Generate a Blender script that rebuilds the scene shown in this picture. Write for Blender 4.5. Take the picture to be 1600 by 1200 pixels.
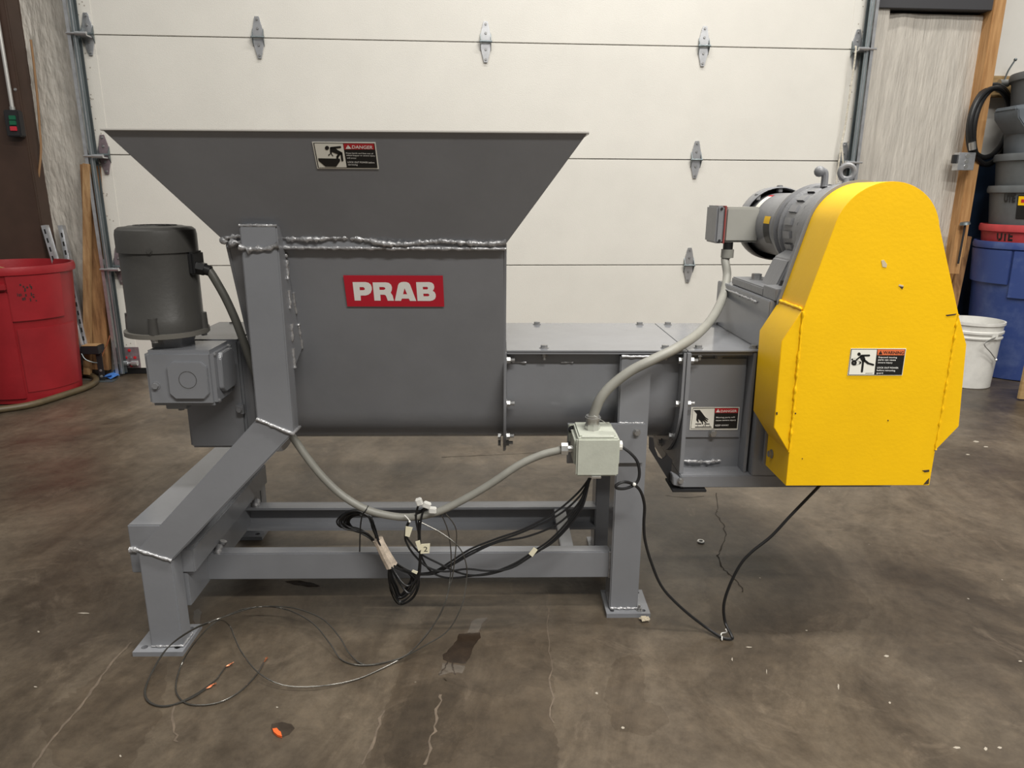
import bpy, bmesh, math, random
from mathutils import Vector, Matrix
from mathutils.geometry import tessellate_polygon
random.seed(7)
for o in list(bpy.data.objects): bpy.data.objects.remove(o, do_unlink=True)
SC = bpy.context.scene
COL = SC.collection
PI = math.pi

# ------------------------------------------------------------------ camera
CAM_H, CAM_F, CAM_PITCH, CAM_ROLL = 1.08, 1109.0, math.radians(14.95), math.radians(0.3)
_c, _s = math.cos(CAM_PITCH), math.sin(CAM_PITCH)
FW = Vector((0, _c, -_s)); _up = Vector((0, _s, _c)); _rt = Vector((1, 0, 0))
RT = _rt*math.cos(CAM_ROLL) + _up*math.sin(CAM_ROLL)
UP = -_rt*math.sin(CAM_ROLL) + _up*math.cos(CAM_ROLL)
cam_data = bpy.data.cameras.new('camera')
cam_data.sensor_fit = 'HORIZONTAL'; cam_data.sensor_width = 36.0
cam_data.lens = CAM_F*36.0/1600.0
cam_data.clip_start = 0.05
cam = bpy.data.objects.new('camera', cam_data); COL.objects.link(cam)
cam.matrix_world = Matrix(((RT.x, UP.x, -FW.x, 0), (RT.y, UP.y, -FW.y, 0), (RT.z, UP.z, -FW.z, CAM_H), (0, 0, 0, 1)))
SC.camera = cam

# ------------------------------------------------------------------ light
world = bpy.data.worlds.new('world'); SC.world = world; world.use_nodes = True
bg = world.node_tree.nodes['Background']
bg.inputs[0].default_value = (1.0, 0.985, 0.955, 1); bg.inputs[1].default_value = 0.17
def tube_light(loc, sx, sy, power, col=(1, 0.97, 0.915)):
    l = bpy.data.lights.new('ceiling_tube_light', 'AREA'); l.shape = 'RECTANGLE'
    l.size = sx; l.size_y = sy; l.energy = power; l.color = col
    o = bpy.data.objects.new('ceiling_tube_light', l); COL.objects.link(o); o.location = loc
    return o
tube_light((-1.6, 0.9, 4.6), 2.4, 0.2, 52)
tube_light((1.9, 0.9, 4.6), 2.4, 0.2, 140)
tube_light((0.9, 2.9, 4.8), 3.6, 0.2, 90)
tube_light((1.9, -1.6, 4.4), 4.0, 0.3, 275)
vs = SC.view_settings
vs.view_transform = 'Standard'; vs.look = 'None'; vs.gamma = 1.0; vs.use_curve_mapping = False
vs.exposure = 0.15

# ------------------------------------------------------------------ frames of reference
class Frame:
    def __init__(s, o, deg):
        s.o = Vector(o); s.a = math.radians(deg); s.R = Matrix.Rotation(s.a, 3, 'Z'); s.RI = s.R.transposed()
        s.c = s.RI @ (Vector((0, 0, CAM_H)) - s.o)
    def ray(s, x, y):
        return s.RI @ (FW + RT*((x-800)/CAM_F) - UP*((y-600)/CAM_F))
    def py(s, x, y, Y): d = s.ray(x, y); return s.c + d*((Y-s.c.y)/d.y)
    def pz(s, x, y, Z): d = s.ray(x, y); return s.c + d*((Z-s.c.z)/d.z)
    def px(s, x, y, X): d = s.ray(x, y); return s.c + d*((X-s.c.x)/d.x)
    def wp(s, p): return s.R @ Vector(p) + s.o
G = Frame((0, 0, 0), 0)          # room
M = Frame((0, 1.7, 0), 1.2)      # machine: x along the trough, y to the back
W = Frame((0, 4.4, 0), 4.0)      # back wall: x along the wall, -y into the room

# ------------------------------------------------------------------ materials
MATS = {}
def mat(name, col, rough=0.5, metal=0.0, var=0.0, vscale=6.0, bump=0.0, bscale=60.0, spec=0.5, col2=None, stretch=None, detail=6.0, lo=0.35, hi=0.65, coat=0.0, bdist=0.004):
    m = bpy.data.materials.new(name); m.use_nodes = True
    nt = m.node_tree; n = nt.nodes; L = nt.links
    b = n['Principled BSDF']
    b.inputs['Base Color'].default_value = (*col, 1); b.inputs['Roughness'].default_value = rough
    b.inputs['Metallic'].default_value = metal; b.inputs['Specular IOR Level'].default_value = spec
    if coat: b.inputs['Coat Weight'].default_value = coat; b.inputs['Coat Roughness'].default_value = 0.15
    tc = n.new('ShaderNodeTexCoord'); src = tc.outputs['Object']
    if stretch:
        mp = n.new('ShaderNodeMapping'); mp.inputs['Scale'].default_value = stretch
        L.new(src, mp.inputs[0]); src = mp.outputs[0]
    if var > 0 or col2:
        t = n.new('ShaderNodeTexNoise'); t.inputs['Scale'].default_value = vscale; t.inputs['Detail'].default_value = detail
        t.inputs['Roughness'].default_value = 0.62
        L.new(src, t.inputs['Vector'])
        r = n.new('ShaderNodeValToRGB'); r.color_ramp.elements[0].position = lo; r.color_ramp.elements[1].position = hi
        c2 = col2 or tuple(min(1, c*(1+var)) for c in col)
        c1 = col if col2 else tuple(c*(1-var) for c in col)
        r.color_ramp.elements[0].color = (*c1, 1); r.color_ramp.elements[1].color = (*c2, 1)
        L.new(t.outputs[0], r.inputs[0]); L.new(r.outputs[0], b.inputs['Base Color'])
    if bump > 0:
        t2 = n.new('ShaderNodeTexNoise'); t2.inputs['Scale'].default_value = bscale; t2.inputs['Detail'].default_value = 4
        L.new(src, t2.inputs['Vector'])
        bp = n.new('ShaderNodeBump'); bp.inputs['Strength'].default_value = bump; bp.inputs['Distance'].default_value = bdist
        L.new(t2.outputs[0], bp.inputs['Height']); L.new(bp.outputs[0], b.inputs['Normal'])
    MATS[name] = m
    return m
grey = mat('grey_paint', (0.226, 0.233, 0.250), 0.24, var=0.05, vscale=5, bump=0.04, bscale=90)
grey_gloss = mat('grey_gloss_paint', (0.226, 0.233, 0.250), 0.13, var=0.06, vscale=6, bump=0.03, bscale=60, spec=0.9)
grey_dark = mat('motor_paint', (0.062, 0.060, 0.056), 0.38, var=0.08, vscale=8, bump=0.08, bscale=120)
grey_cast = mat('cast_paint', (0.215, 0.218, 0.228), 0.36, var=0.06, vscale=9, bump=0.15, bscale=140)
weldm = mat('weld_paint', (0.42, 0.42, 0.43), 0.25, 0.45, var=0.25, vscale=60, bump=0.6, bscale=180)
boltm = mat('zinc_bolt', (0.36, 0.36, 0.36), 0.35, 0.7, var=0.15, vscale=40)
black = mat('black_rubber', (0.012, 0.012, 0.013), 0.42)
blackmetal = mat('black_steel', (0.02, 0.02, 0.022), 0.45)
dark = mat('dark_gap', (0.008, 0.008, 0.008), 0.8)
yellow = mat('yellow_paint', (0.97, 0.575, 0.0), 0.45, var=0.03, vscale=7, bump=0.08, bscale=110)
conduitm = mat('grey_conduit', (0.27, 0.265, 0.235), 0.45, var=0.10, vscale=14)
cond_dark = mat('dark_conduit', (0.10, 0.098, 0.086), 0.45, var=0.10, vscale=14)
boxm = mat('box_enamel', (0.50, 0.52, 0.45), 0.42, var=0.06, vscale=25, bump=0.06, bscale=160)
fitm = mat('fitting_metal', (0.62, 0.62, 0.60), 0.28, 0.85)
termm = mat('terminal_box_paint', (0.33, 0.325, 0.295), 0.42, var=0.05)
white_pl = mat('white_plastic', (0.74, 0.73, 0.69), 0.45, var=0.08, vscale=12)
paper = mat('paper_tag', (0.80, 0.75, 0.56), 0.8, var=0.06, vscale=20)
paperband = mat('masking_band', (0.62, 0.52, 0.42), 0.8, var=0.25, vscale=60)
copper = mat('copper', (0.75, 0.30, 0.16), 0.3, 0.9)
wire = mat('thin_wire_steel', (0.10, 0.095, 0.085), 0.25, 0.6)
decal_w = mat('decal_white', (0.90, 0.885, 0.80), 0.4)
decal_k = mat('decal_black', (0.012, 0.012, 0.012), 0.4)
decal_r = mat('decal_red', (0.52, 0.022, 0.03), 0.4)
decal_o = mat('decal_orange', (0.80, 0.19, 0.07), 0.4)
decal_t = mat('decal_text_white', (0.94, 0.93, 0.89), 0.4)
logo_r = mat('logo_red', (0.56, 0.014, 0.035), 0.4)
galv = mat('galvanised', (0.66, 0.67, 0.69), 0.28, 0.8, var=0.15, vscale=18)
galv_dark = mat('galvanised_track', (0.20, 0.23, 0.24), 0.42, 0.75, var=0.2, vscale=12, stretch=(1, 1, 0.3))
doorw = mat('door_enamel', (0.755, 0.732, 0.675), 0.42, var=0.025, vscale=3, bump=0.25, bscale=220)
brown = mat('brown_steel', (0.060, 0.034, 0.024), 0.5, var=0.15, vscale=4)
insul = mat('insulation_facing', (0.48, 0.45, 0.40), 0.42, var=0.18, vscale=5, bump=1.0, bscale=7, stretch=(5, 1, 1.3), coat=0.4, bdist=0.018)
insul_r = mat('insulation_facing_quilt', (0.53, 0.495, 0.44), 0.5, var=0.12, vscale=6, bump=1.0, bscale=16, stretch=(5, 1, 0.6), bdist=0.007, coat=0.2)
wood = mat('pine', (0.36, 0.18, 0.065), 0.6, col2=(0.55, 0.31, 0.13), vscale=5, stretch=(12, 12, 0.8), bump=0.1, bscale=30)
wood_old = mat('old_pine', (0.16, 0.075, 0.03), 0.65, col2=(0.42, 0.23, 0.10), vscale=4, stretch=(8, 8, 1.0), bump=0.2, bscale=30)
wood_mid = mat('dirty_pine', (0.24, 0.125, 0.05), 0.65, col2=(0.46, 0.29, 0.14), vscale=4, stretch=(8, 8, 1.2), bump=0.2, bscale=30)
ply = mat('plywood', (0.32, 0.20, 0.08), 0.6, col2=(0.44, 0.30, 0.14), vscale=5, stretch=(1, 1, 8))
wallw = mat('white_wall', (0.78, 0.76, 0.71), 0.55, var=0.04, vscale=3)
navy = mat('navy_wall', (0.012, 0.028, 0.062), 0.5, var=0.12, vscale=4)
wallgrey = mat('wall_back_paint', (0.30, 0.28, 0.25), 0.6, var=0.1)
redpl = mat('red_plastic', (0.29, 0.012, 0.018), 0.42, var=0.12, vscale=5, bump=0.12, bscale=60)
redpl2 = mat('faded_red_plastic', (0.50, 0.055, 0.06), 0.5, var=0.15, vscale=6)
bluepl = mat('blue_plastic', (0.035, 0.065, 0.22), 0.45, col2=(0.10, 0.14, 0.30), vscale=7, lo=0.5, hi=0.8)
greypl = mat('grey_plastic', (0.125, 0.135, 0.14), 0.5, var=0.15, vscale=6)
greypl2 = mat('bluish_grey_plastic', (0.14, 0.16, 0.18), 0.5, var=0.15, vscale=6)
hosem = mat('olive_hose', (0.10, 0.075, 0.04), 0.45, var=0.2, vscale=10)
cardb = mat('cardboard', (0.42, 0.26, 0.12), 0.75, var=0.1)
tapeb = mat('blue_tape', (0.05, 0.17, 0.50), 0.6, var=0.15, vscale=30)
ropem = mat('rope', (0.60, 0.56, 0.47), 0.8, var=0.25, vscale=120)
cordtan = mat('tan_cord', (0.30, 0.17, 0.08), 0.7)
green_b = mat('green_button', (0.01, 0.12, 0.06), 0.4)
red_b = mat('red_button', (0.55, 0.03, 0.05), 0.4)
orange = mat('orange_plastic', (0.85, 0.14, 0.03), 0.5)
purple_galv = mat('dull_galvanised', (0.30, 0.24, 0.26), 0.4, 0.5, var=0.2, vscale=30)
chrome_pipe = mat('conduit_pipe', (0.70, 0.69, 0.66), 0.3, 0.6)

def floor_material(name='stained_concrete', tint=(1, 1, 1)):
    m = bpy.data.materials.new(name); m.use_nodes = True
    nt = m.node_tree; n = nt.nodes; L = nt.links; b = n['Principled BSDF']
    tc = n.new('ShaderNodeNewGeometry').outputs['Position']
    def noise(scale, detail=8, rough=0.6, stretch=None, dist=0.0, rot=0.0):
        v = tc
        if stretch:
            mp = n.new('ShaderNodeMapping'); mp.inputs['Scale'].default_value = stretch; mp.inputs['Rotation'].default_value = (0, 0, rot)
            L.new(tc, mp.inputs[0]); v = mp.outputs[0]
        t = n.new('ShaderNodeTexNoise'); t.inputs['Scale'].default_value = scale; t.inputs['Detail'].default_value = detail
        t.inputs['Roughness'].default_value = rough; t.inputs['Distortion'].default_value = dist
        L.new(v, t.inputs['Vector']); return t.outputs[0]
    def ramp(src, stops):
        r = n.new('ShaderNodeValToRGB'); e = r.color_ramp.elements
        e[0].position, e[0].color = stops[0][0], (*stops[0][1], 1)
        e[1].position, e[1].color = stops[-1][0], (*stops[-1][1], 1)
        for p, c in stops[1:-1]: k = e.new(p); k.color = (*c, 1)
        L.new(src, r.inputs[0]); return r.outputs[0]
    def mix(fac, a, c, mode='MIX'):
        x = n.new('ShaderNodeMix'); x.data_type = 'RGBA'; x.blend_type = mode
        if isinstance(fac, float): x.inputs[0].default_value = fac
        else: L.new(fac, x.inputs[0])
        for i, v in ((6, a), (7, c)):
            if isinstance(v, tuple): x.inputs[i].default_value = (*v, 1)
            else: L.new(v, x.inputs[i])
        return x.outputs[2]
    base = ramp(noise(0.9, 10, 0.66, dist=0.5), [(0.33, (0.056, 0.043, 0.031)), (0.44, (0.094, 0.074, 0.053)), (0.56, (0.132, 0.105, 0.075)), (0.67, (0.180, 0.144, 0.104))])
    stain_or_shade = ramp(noise(1.9, 10, 0.72, stretch=(1.25, 0.75, 1), dist=1.2), [(0.42, (1, 1, 1)), (0.53, (0.70, 0.68, 0.66)), (0.64, (0.46, 0.44, 0.43))])
    c = mix(0.85, base, stain_or_shade, 'MULTIPLY')
    fine = ramp(noise(30, 8, 0.75), [(0.28, (0.70, 0.69, 0.68)), (0.52, (1, 1, 1)), (0.75, (1.22, 1.20, 1.17))])
    c = mix(0.85, c, fine, 'MULTIPLY')
    mid = ramp(noise(8.5, 8, 0.7, dist=0.8), [(0.34, (0.72, 0.71, 0.70)), (0.5, (1, 1, 1)), (0.68, (1.2, 1.18, 1.15))])
    c = mix(0.7, c, mid, 'MULTIPLY')
    pale = ramp(noise(4.5, 9, 0.75, dist=1.5), [(0.56, (0, 0, 0)), (0.72, (1, 1, 1))])
    c = mix(pale, c, mix(0.22, c, (0.34, 0.27, 0.20)), 'MIX')
    vo = n.new('ShaderNodeTexVoronoi'); vo.inputs['Scale'].default_value = 9.0; L.new(tc, vo.inputs['Vector'])
    speck = ramp(vo.outputs['Distance'], [(0.018, (1, 1, 1)), (0.03, (0, 0, 0))])
    gate = ramp(noise(3.0, 2), [(0.52, (0, 0, 0)), (0.6, (1, 1, 1))])
    sp = mix(1.0, speck, gate, 'MULTIPLY')
    c = mix(sp, c, (0.50, 0.45, 0.38))
    if tint != (1, 1, 1): c = mix(1.0, c, tint, 'MULTIPLY')
    L.new(c, b.inputs['Base Color'])
    rr = ramp(noise(3.2, 8, 0.65), [(0.3, (0.30,)*3), (0.7, (0.52,)*3)])
    L.new(rr, b.inputs['Roughness']); b.inputs['Specular IOR Level'].default_value = 0.45
    bp = n.new('ShaderNodeBump'); bp.inputs['Strength'].default_value = 0.12; bp.inputs['Distance'].default_value = 0.004
    L.new(noise(14, 8, 0.7), bp.inputs['Height']); L.new(bp.outputs[0], b.inputs['Normal'])
    return m

# ------------------------------------------------------------------ builder
REG = {}
def put(o, label=None, cat=None, group=None, kind=None):
    if label: o['label'] = label
    if cat: o['category'] = cat
    if group: o['group'] = group
    if kind: o['kind'] = kind
    return o
def root(name, base, frame, label=None, cat=None, group=None, kind=None):
    o = bpy.data.objects.new(name, None); COL.objects.link(o); o.empty_display_size = 0.05
    o.location = frame.wp(base); o.rotation_euler = (0, 0, frame.a)
    REG[o] = (frame, Vector(base))
    return put(o, label, cat, group, kind)
def place(o, center, parent, frame):
    if parent is not None:
        pf, pc = REG[parent]; o.parent = parent; o.location = Vector(center) - pc; REG[o] = (pf, Vector(center))
    else:
        frame = frame or G
        o.location = frame.wp(center); o.rotation_euler = (0, 0, frame.a); REG[o] = (frame, Vector(center))
def catmull(pts, n=6, closed=False):
    P = [Vector(p) for p in pts]
    if len(P) < 3: return P
    out = []; N = len(P); rng = N if closed else N-1
    for i in range(rng):
        if closed: a, b, c, d = P[(i-1) % N], P[i], P[(i+1) % N], P[(i+2) % N]
        else: a, b, c, d = P[max(i-1, 0)], P[i], P[i+1], P[min(i+2, N-1)]
        for k in range(n):
            t = k/n
            out.append(0.5*((2*b)+(c-a)*t+(2*a-5*b+4*c-d)*t*t+(3*b-a-3*c+d)*t**3))
    if not closed: out.append(P[-1])
    return out
def basis(axis):
    a = Vector(axis).normalized()
    u = a.orthogonal().normalized()
    if abs(a.z) < 0.9: u = Vector((0, 0, 1)).cross(a).normalized()
    return a, u, a.cross(u)
class MB:
    def __init__(s): s.v = []; s.f = []
    def add(s, v, f):
        k = len(s.v); s.v += [Vector(p) for p in v]; s.f += [[i+k for i in q] for q in f]; return s
    def box(s, x0, x1, y0, y1, z0, z1):
        return s.add([(x0, y0, z0), (x1, y0, z0), (x1, y1, z0), (x0, y1, z0), (x0, y0, z1), (x1, y0, z1), (x1, y1, z1), (x0, y1, z1)],
                     [(0, 3, 2, 1), (4, 5, 6, 7), (0, 1, 5, 4), (1, 2, 6, 5), (2, 3, 7, 6), (3, 0, 4, 7)])
    def prism(s, poly, axis, a, b, holes=()):
        def pt(p, t): return (t, p[0], p[1]) if axis == 'x' else (p[0], t, p[1]) if axis == 'y' else (p[0], p[1], t)
        loops = [poly] + [list(h) for h in holes]
        flat = [p for l in loops for p in l]; n = len(flat)
        v = [pt(p, a) for p in flat] + [pt(p, b) for p in flat]
        tris = tessellate_polygon([[Vector((p[0], p[1], 0)) for p in l] for l in loops]) if (holes or len(poly) > 4) else None
        f = []
        if tris is None: f += [list(range(n)), [n+i for i in range(n)][::-1]]
        else:
            for t in tris: f.append(list(t)); f.append([n+i for i in t][::-1])
        k = 0
        for l in loops:
            m = len(l)
            for i in range(m): f.append([k+i, k+(i+1) % m, n+k+(i+1) % m, n+k+i])
            k += m
        return s.add(v, f)
    def cyl(s, p0, p1, r0, r1=None, seg=16):
        p0, p1 = Vector(p0), Vector(p1); r1 = r0 if r1 is None else r1
        a, u, w = basis(p1-p0)
        v = []
        for p, r in ((p0, r0), (p1, r1)):
            for i in range(seg):
                t = 2*PI*i/seg; v.append(p+u*(r*math.cos(t))+w*(r*math.sin(t)))
        f = [[i, (i+1) % seg, seg+(i+1) % seg, seg+i] for i in range(seg)] + [list(range(seg))[::-1], list(range(seg, 2*seg))]
        return s.add(v, f)
    def lathe(s, prof, o, axis=(0, 0, 1), seg=32, a0=0.0, a1=2*PI, closed_prof=False):
        a, u, w = basis(axis); o = Vector(o); full = abs(a1-a0-2*PI) < 1e-6
        n = seg if full else seg+1; m = len(prof); v = []; f = []
        for i in range(n):
            t = a0+(a1-a0)*i/seg; d = u*math.cos(t)+w*math.sin(t)
            for r, h in prof: v.append(o+d*max(r, 1e-5)+a*h)
        cnt = n if full else n-1; mm = m if closed_prof else m-1
        for i in range(cnt):
            j = (i+1) % n
            for k in range(mm):
                k2 = (k+1) % m; f.append([i*m+k, j*m+k, j*m+k2, i*m+k2])
        if closed_prof and not full:
            f.append(list(range(m))); f.append([(n-1)*m+k for k in range(m)][::-1])
        return s.add(v, f)
    def tube(s, pts, r, seg=8, n=6, closed=False, jit=0.0, raw=False):
        P = [Vector(p) for p in pts] if raw else catmull(pts, n, closed)
        N = len(P); v = []; f = []; u = None
        for i in range(N):
            t = (P[(i+1) % N]-P[i-1]) if closed else (P[min(i+1, N-1)]-P[max(i-1, 0)])
            if t.length < 1e-9: t = Vector((0, 0, 1))
            t.normalize()
            if u is None: u = t.orthogonal().normalized()
            u = (u-t*u.dot(t))
            if u.length < 1e-6: u = t.orthogonal()
            u.normalize(); w = t.cross(u)
            rr = (r(i/max(1, N-1)) if callable(r) else r)
            off = Vector((0, 0, 0))
            if jit: rr *= 1+random.uniform(-jit, jit); off = (u*random.uniform(-jit, jit)+w*random.uniform(-jit, jit))*rr*0.6
            for k in range(seg):
                a = 2*PI*k/seg; v.append(P[i]+off+u*(rr*math.cos(a))+w*(rr*math.sin(a)))
        for i in range(N if closed else N-1):
            j = (i+1) % N
            for k in range(seg): f.append([i*seg+k, i*seg+(k+1) % seg, j*seg+(k+1) % seg, j*seg+k])
        if not closed: f += [list(range(seg))[::-1], [(N-1)*seg+k for k in range(seg)]]
        return s.add(v, f)
    def sphere(s, c, r, seg=14, sc=(1, 1, 1)):
        c = Vector(c); m = seg//2; v = []; f = []
        for i in range(m+1):
            p = PI*i/m
            for k in range(seg):
                t = 2*PI*k/seg; v.append(c+Vector((r*sc[0]*math.sin(p)*math.cos(t), r*sc[1]*math.sin(p)*math.sin(t), r*sc[2]*math.cos(p))))
        for i in range(m):
            for k in range(seg): f.append([i*seg+k, i*seg+(k+1) % seg, (i+1)*seg+(k+1) % seg, (i+1)*seg+k])
        return s.add(v, f)
    def torus(s, c, axis, R, r, seg=24, sr=10):
        return s.lathe([(R+r*math.cos(2*PI*k/sr), r*math.sin(2*PI*k/sr)) for k in range(sr)], c, axis, seg, closed_prof=True)
    def build(s, name, m, parent=None, frame=None, label=None, cat=None, group=None, kind=None, bevel=0.0, smooth=True, ang=35, flat=False):
        lo = Vector((min(p[i] for p in s.v) for i in range(3))); hi = Vector((max(p[i] for p in s.v) for i in range(3)))
        c = Vector(((lo.x+hi.x)/2, (lo.y+hi.y)/2, lo.z))
        me = bpy.data.meshes.new(name); me.from_pydata([p-c for p in s.v], [], s.f)
        bm = bmesh.new(); bm.from_mesh(me)
        bmesh.ops.remove_doubles(bm, verts=bm.verts, dist=1e-6)
        if not flat: bmesh.ops.recalc_face_normals(bm, faces=bm.faces)
        if bevel > 0:
            es = [e for e in bm.edges if len(e.link_faces) == 2 and e.calc_face_angle(0) > 0.6]
            bmesh.ops.bevel(bm, geom=es, offset=bevel, segments=2, affect='EDGES', clamp_overlap=True)
        bm.to_mesh(me); bm.free()
        if smooth:
            me.polygons.foreach_set('use_smooth', [True]*len(me.polygons)); me.set_sharp_from_angle(angle=math.radians(ang))
        me.materials.append(m)
        o = bpy.data.objects.new(name, me); COL.objects.link(o)
        place(o, c, parent, frame)
        return put(o, label, cat, group, kind)
def bx(name, m, parent, x0, x1, y0, y1, z0, z1, bevel=0.0015, **k):
    return MB().box(x0, x1, y0, y1, z0, z1).build(name, m, parent, bevel=bevel, **k)
BOLT = {}
def bolt(parent, p, axis, r=0.008, h=0.006, name='bolt', m=None, washer=True, thread=0.0, **k):
    key = (tuple(axis), r, h, washer, thread, (m or boltm).name)
    if key not in BOLT:
        a = Vector(axis); b = MB()
        if washer: b.cyl((0, 0, 0), a*0.0015, r*1.35, seg=16)
        b.cyl(a*0.0012, a*(0.0015+h), r, seg=6)
        if thread: b.cyl(a*h, a*(h+thread), r*0.55, seg=10)
        me = bpy.data.meshes.new(name); me.from_pydata([tuple(v) for v in b.v], [], b.f); me.materials.append(m or boltm)
        BOLT[key] = me
    o = bpy.data.objects.new(name, BOLT[key]); COL.objects.link(o); place(o, Vector(p), parent, k.get('frame'))
    return o
def weld(parent, pts, r=0.004, n=12, jit=0.35, m=None, name='weld_bead'):
    P = [Vector(p) for p in pts]; out = []
    for a, b in zip(P[:-1], P[1:]):
        k = max(2, int((b-a).length/0.006))
        out += [a.lerp(b, i/k) for i in range(k)]
    out.append(P[-1])
    return MB().tube(out, r, 7, jit=jit, raw=True).build(name, m or weldm, parent, ang=80)
def text_mesh(s, bold=0.0):
    cu = bpy.data.curves.new('t', 'FONT'); cu.body = s; cu.size = 1.0; cu.offset = bold; cu.resolution_u = 3
    o = bpy.data.objects.new('t', cu); COL.objects.link(o)
    dg = bpy.context.evaluated_depsgraph_get(); e = o.evaluated_get(dg); me = e.to_mesh()
    v = [p.co.copy() for p in me.vertices]; f = [list(p.vertices) for p in me.polygons]
    e.to_mesh_clear(); bpy.data.objects.remove(o); bpy.data.curves.remove(cu)
    x0 = min(p.x for p in v); x1 = max(p.x for p in v); y0 = min(p.y for p in v); y1 = max(p.y for p in v)
    return [((p.x-x0)/(x1-x0), (p.y-y0)/(y1-y0)) for p in v], f
def circ(cx, cy, r, n=16, r2=None): return [(cx+r*math.cos(2*PI*i/n), cy+(r2 or r)*math.sin(2*PI*i/n)) for i in range(n)]
def limb(x0, y0, x1, y1, w, w2=None):
    w2 = w2 or w; d = Vector((x1-x0, y1-y0)).normalized(); q = Vector((-d.y, d.x))
    out = []
    for i in range(7): t = PI*i/6; out.append((x1+w2*(q.x*math.cos(t)+d.x*math.sin(t)), y1+w2*(q.y*math.cos(t)+d.y*math.sin(t))))
    for i in range(7): t = PI*i/6; out.append((x0-w*(q.x*math.cos(t)+d.x*math.sin(t)), y0-w*(q.y*math.cos(t)+d.y*math.sin(t))))
    return out
class Decal:
    """flat print: traced in a skewed view (quad TL,TR,BR,BL), laid on the plane with corner TL and edge vectors eu, ev"""
    def __init__(s, parent, name, quad, tl, eu, ev, sheet_mat, label):
        s.q = quad; s.tl = Vector(tl); s.eu = Vector(eu); s.ev = Vector(ev); s.n = s.ev.cross(s.eu).normalized()
        if s.n.y > 0: s.n = -s.n
        b = MB(); c = [s.tl, s.tl+s.eu, s.tl+s.eu+s.ev, s.tl+s.ev]
        b.add(c+[p+s.n*0.0006 for p in c], [(0, 1, 2, 3), (7, 6, 5, 4), (0, 1, 5, 4), (1, 2, 6, 5), (2, 3, 7, 6), (3, 0, 4, 7)])
        s.sheet = b.build(name, sheet_mat, parent, smooth=False, label=label)
    def uv(s, x, y):
        (ax, ay), (bx_, by), (cx, cy), (dx, dy) = s.q; u = v = 0.5
        for _ in range(6):
            yt = ay+(by-ay)*u; yb = dy+(cy-dy)*u; v = (y-yt)/(yb-yt)
            xl = ax+(dx-ax)*v; xr = bx_+(cx-bx_)*v; u = (x-xl)/(xr-xl)
        return u, v
    def pt(s, x, y, lay): u, v = s.uv(x, y); return s.tl+s.eu*u+s.ev*v+s.n*(0.0006+0.0004*lay)
    def shapes(s, name, m, lay, polys=(), texts=()):
        b = MB()
        for p in polys:
            loops = p if isinstance(p[0][0], (tuple, list)) else [p]
            flat = [q for l in loops for q in l]
            tr = tessellate_polygon([[Vector((q[0], q[1], 0)) for q in l] for l in loops])
            b.add([s.pt(q[0], q[1], lay) for q in flat], [list(t) for t in tr])
        for (st, x0, y0, x1, y1, bold) in texts:     # box: top y0, bottom y1
            v, f = text_mesh(st, bold)
            sh = 0
            b.add([s.pt(x0+(x1-x0)*p[0]+(s.uv and 0), y1+(y0-y1)*p[1], lay) for p in v], f)
        for q in b.f:
            a, c, d = b.v[q[0]], b.v[q[1]], b.v[q[2]]
            if (c-a).cross(d-a).dot(s.n) < 0: q.reverse()
        return b.build(name, m, s.sheet, smooth=False, flat=True)

# ================================================================== THE SETTING
fl = MB().add([(-6, -3.5, 0), (6, -3.5, 0), (6, 5.6, 0), (-6, 5.6, 0), (-6, -3.5, -0.05), (6, -3.5, -0.05), (6, 5.6, -0.05), (-6, 5.6, -0.05)],
              [(0, 1, 2, 3), (4, 7, 6, 5), (0, 4, 5, 1), (1, 5, 6, 2), (2, 6, 7, 3), (3, 7, 4, 0)])
floor = fl.build('floor', floor_material(), smooth=False, label='stained brown-grey concrete shop floor', kind='structure')
def floor_patch(name, m, px_poly, z=0.0006, jit=0.0, label=None):
    q = []
    for (x0, y0), (x1, y1) in zip(px_poly, px_poly[1:]+px_poly[:1]):
        k = max(1, min(14, int(math.hypot(x1-x0, y1-y0)/5))) if jit else 1
        q += [(x0+(x1-x0)*i/k, y0+(y1-y0)*i/k) for i in range(k)]
    P = [G.pz(x+random.uniform(-jit, jit), y+random.uniform(-jit, jit)*0.5, z) for x, y in q]
    tr = tessellate_polygon([[Vector((p.x, p.y, 0)) for p in P]])
    b = MB().add(P, [list(t) for t in tr])
    for q in b.f:
        a, c, d = b.v[q[0]], b.v[q[1]], b.v[q[2]]
        if (c-a).cross(d-a).z < 0: q.reverse()
    return b.build(name, m, floor, smooth=False, flat=True, label=label)
def floor_line(name, m, px_pts, w=0.004, z=0.0008, wob=0.006, n=5, label=None):
    P = catmull([G.pz(x, y, z) for x, y in px_pts], n); b = MB(); v = []; f = []
    for i, p in enumerate(P):
        t = (P[min(i+1, len(P)-1)]-P[max(i-1, 0)]).normalized(); q = Vector((-t.y, t.x, 0))
        c = p+q*random.uniform(-wob, wob); ww = w*random.uniform(0.4, 1.2)
        v += [c-q*ww, c+q*ww]
        if i: f.append([2*i-2, 2*i, 2*i+1, 2*i-1])
    b.add(v, f)
    for q in b.f:
        a, c, d = b.v[q[0]], b.v[q[1]], b.v[q[2]]
        if (c-a).cross(d-a).z < 0: q.reverse()
    return b.build(name, m, floor, smooth=False, flat=True, label=label)
wet = mat('wet_patch', (0.030, 0.020, 0.013), 0.12, var=0.3, vscale=20)
crackm = mat('crack_dark', (0.035, 0.026, 0.018), 0.8)
scrape = mat('pale_scrape', (0.135, 0.104, 0.076), 0.6, var=0.25, vscale=30)
oil = mat('oil_stain', (0.045, 0.034, 0.025), 0.3, var=0.3, vscale=25)
chalk = mat('pale_fleck', (0.38, 0.34, 0.28), 0.7)
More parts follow.
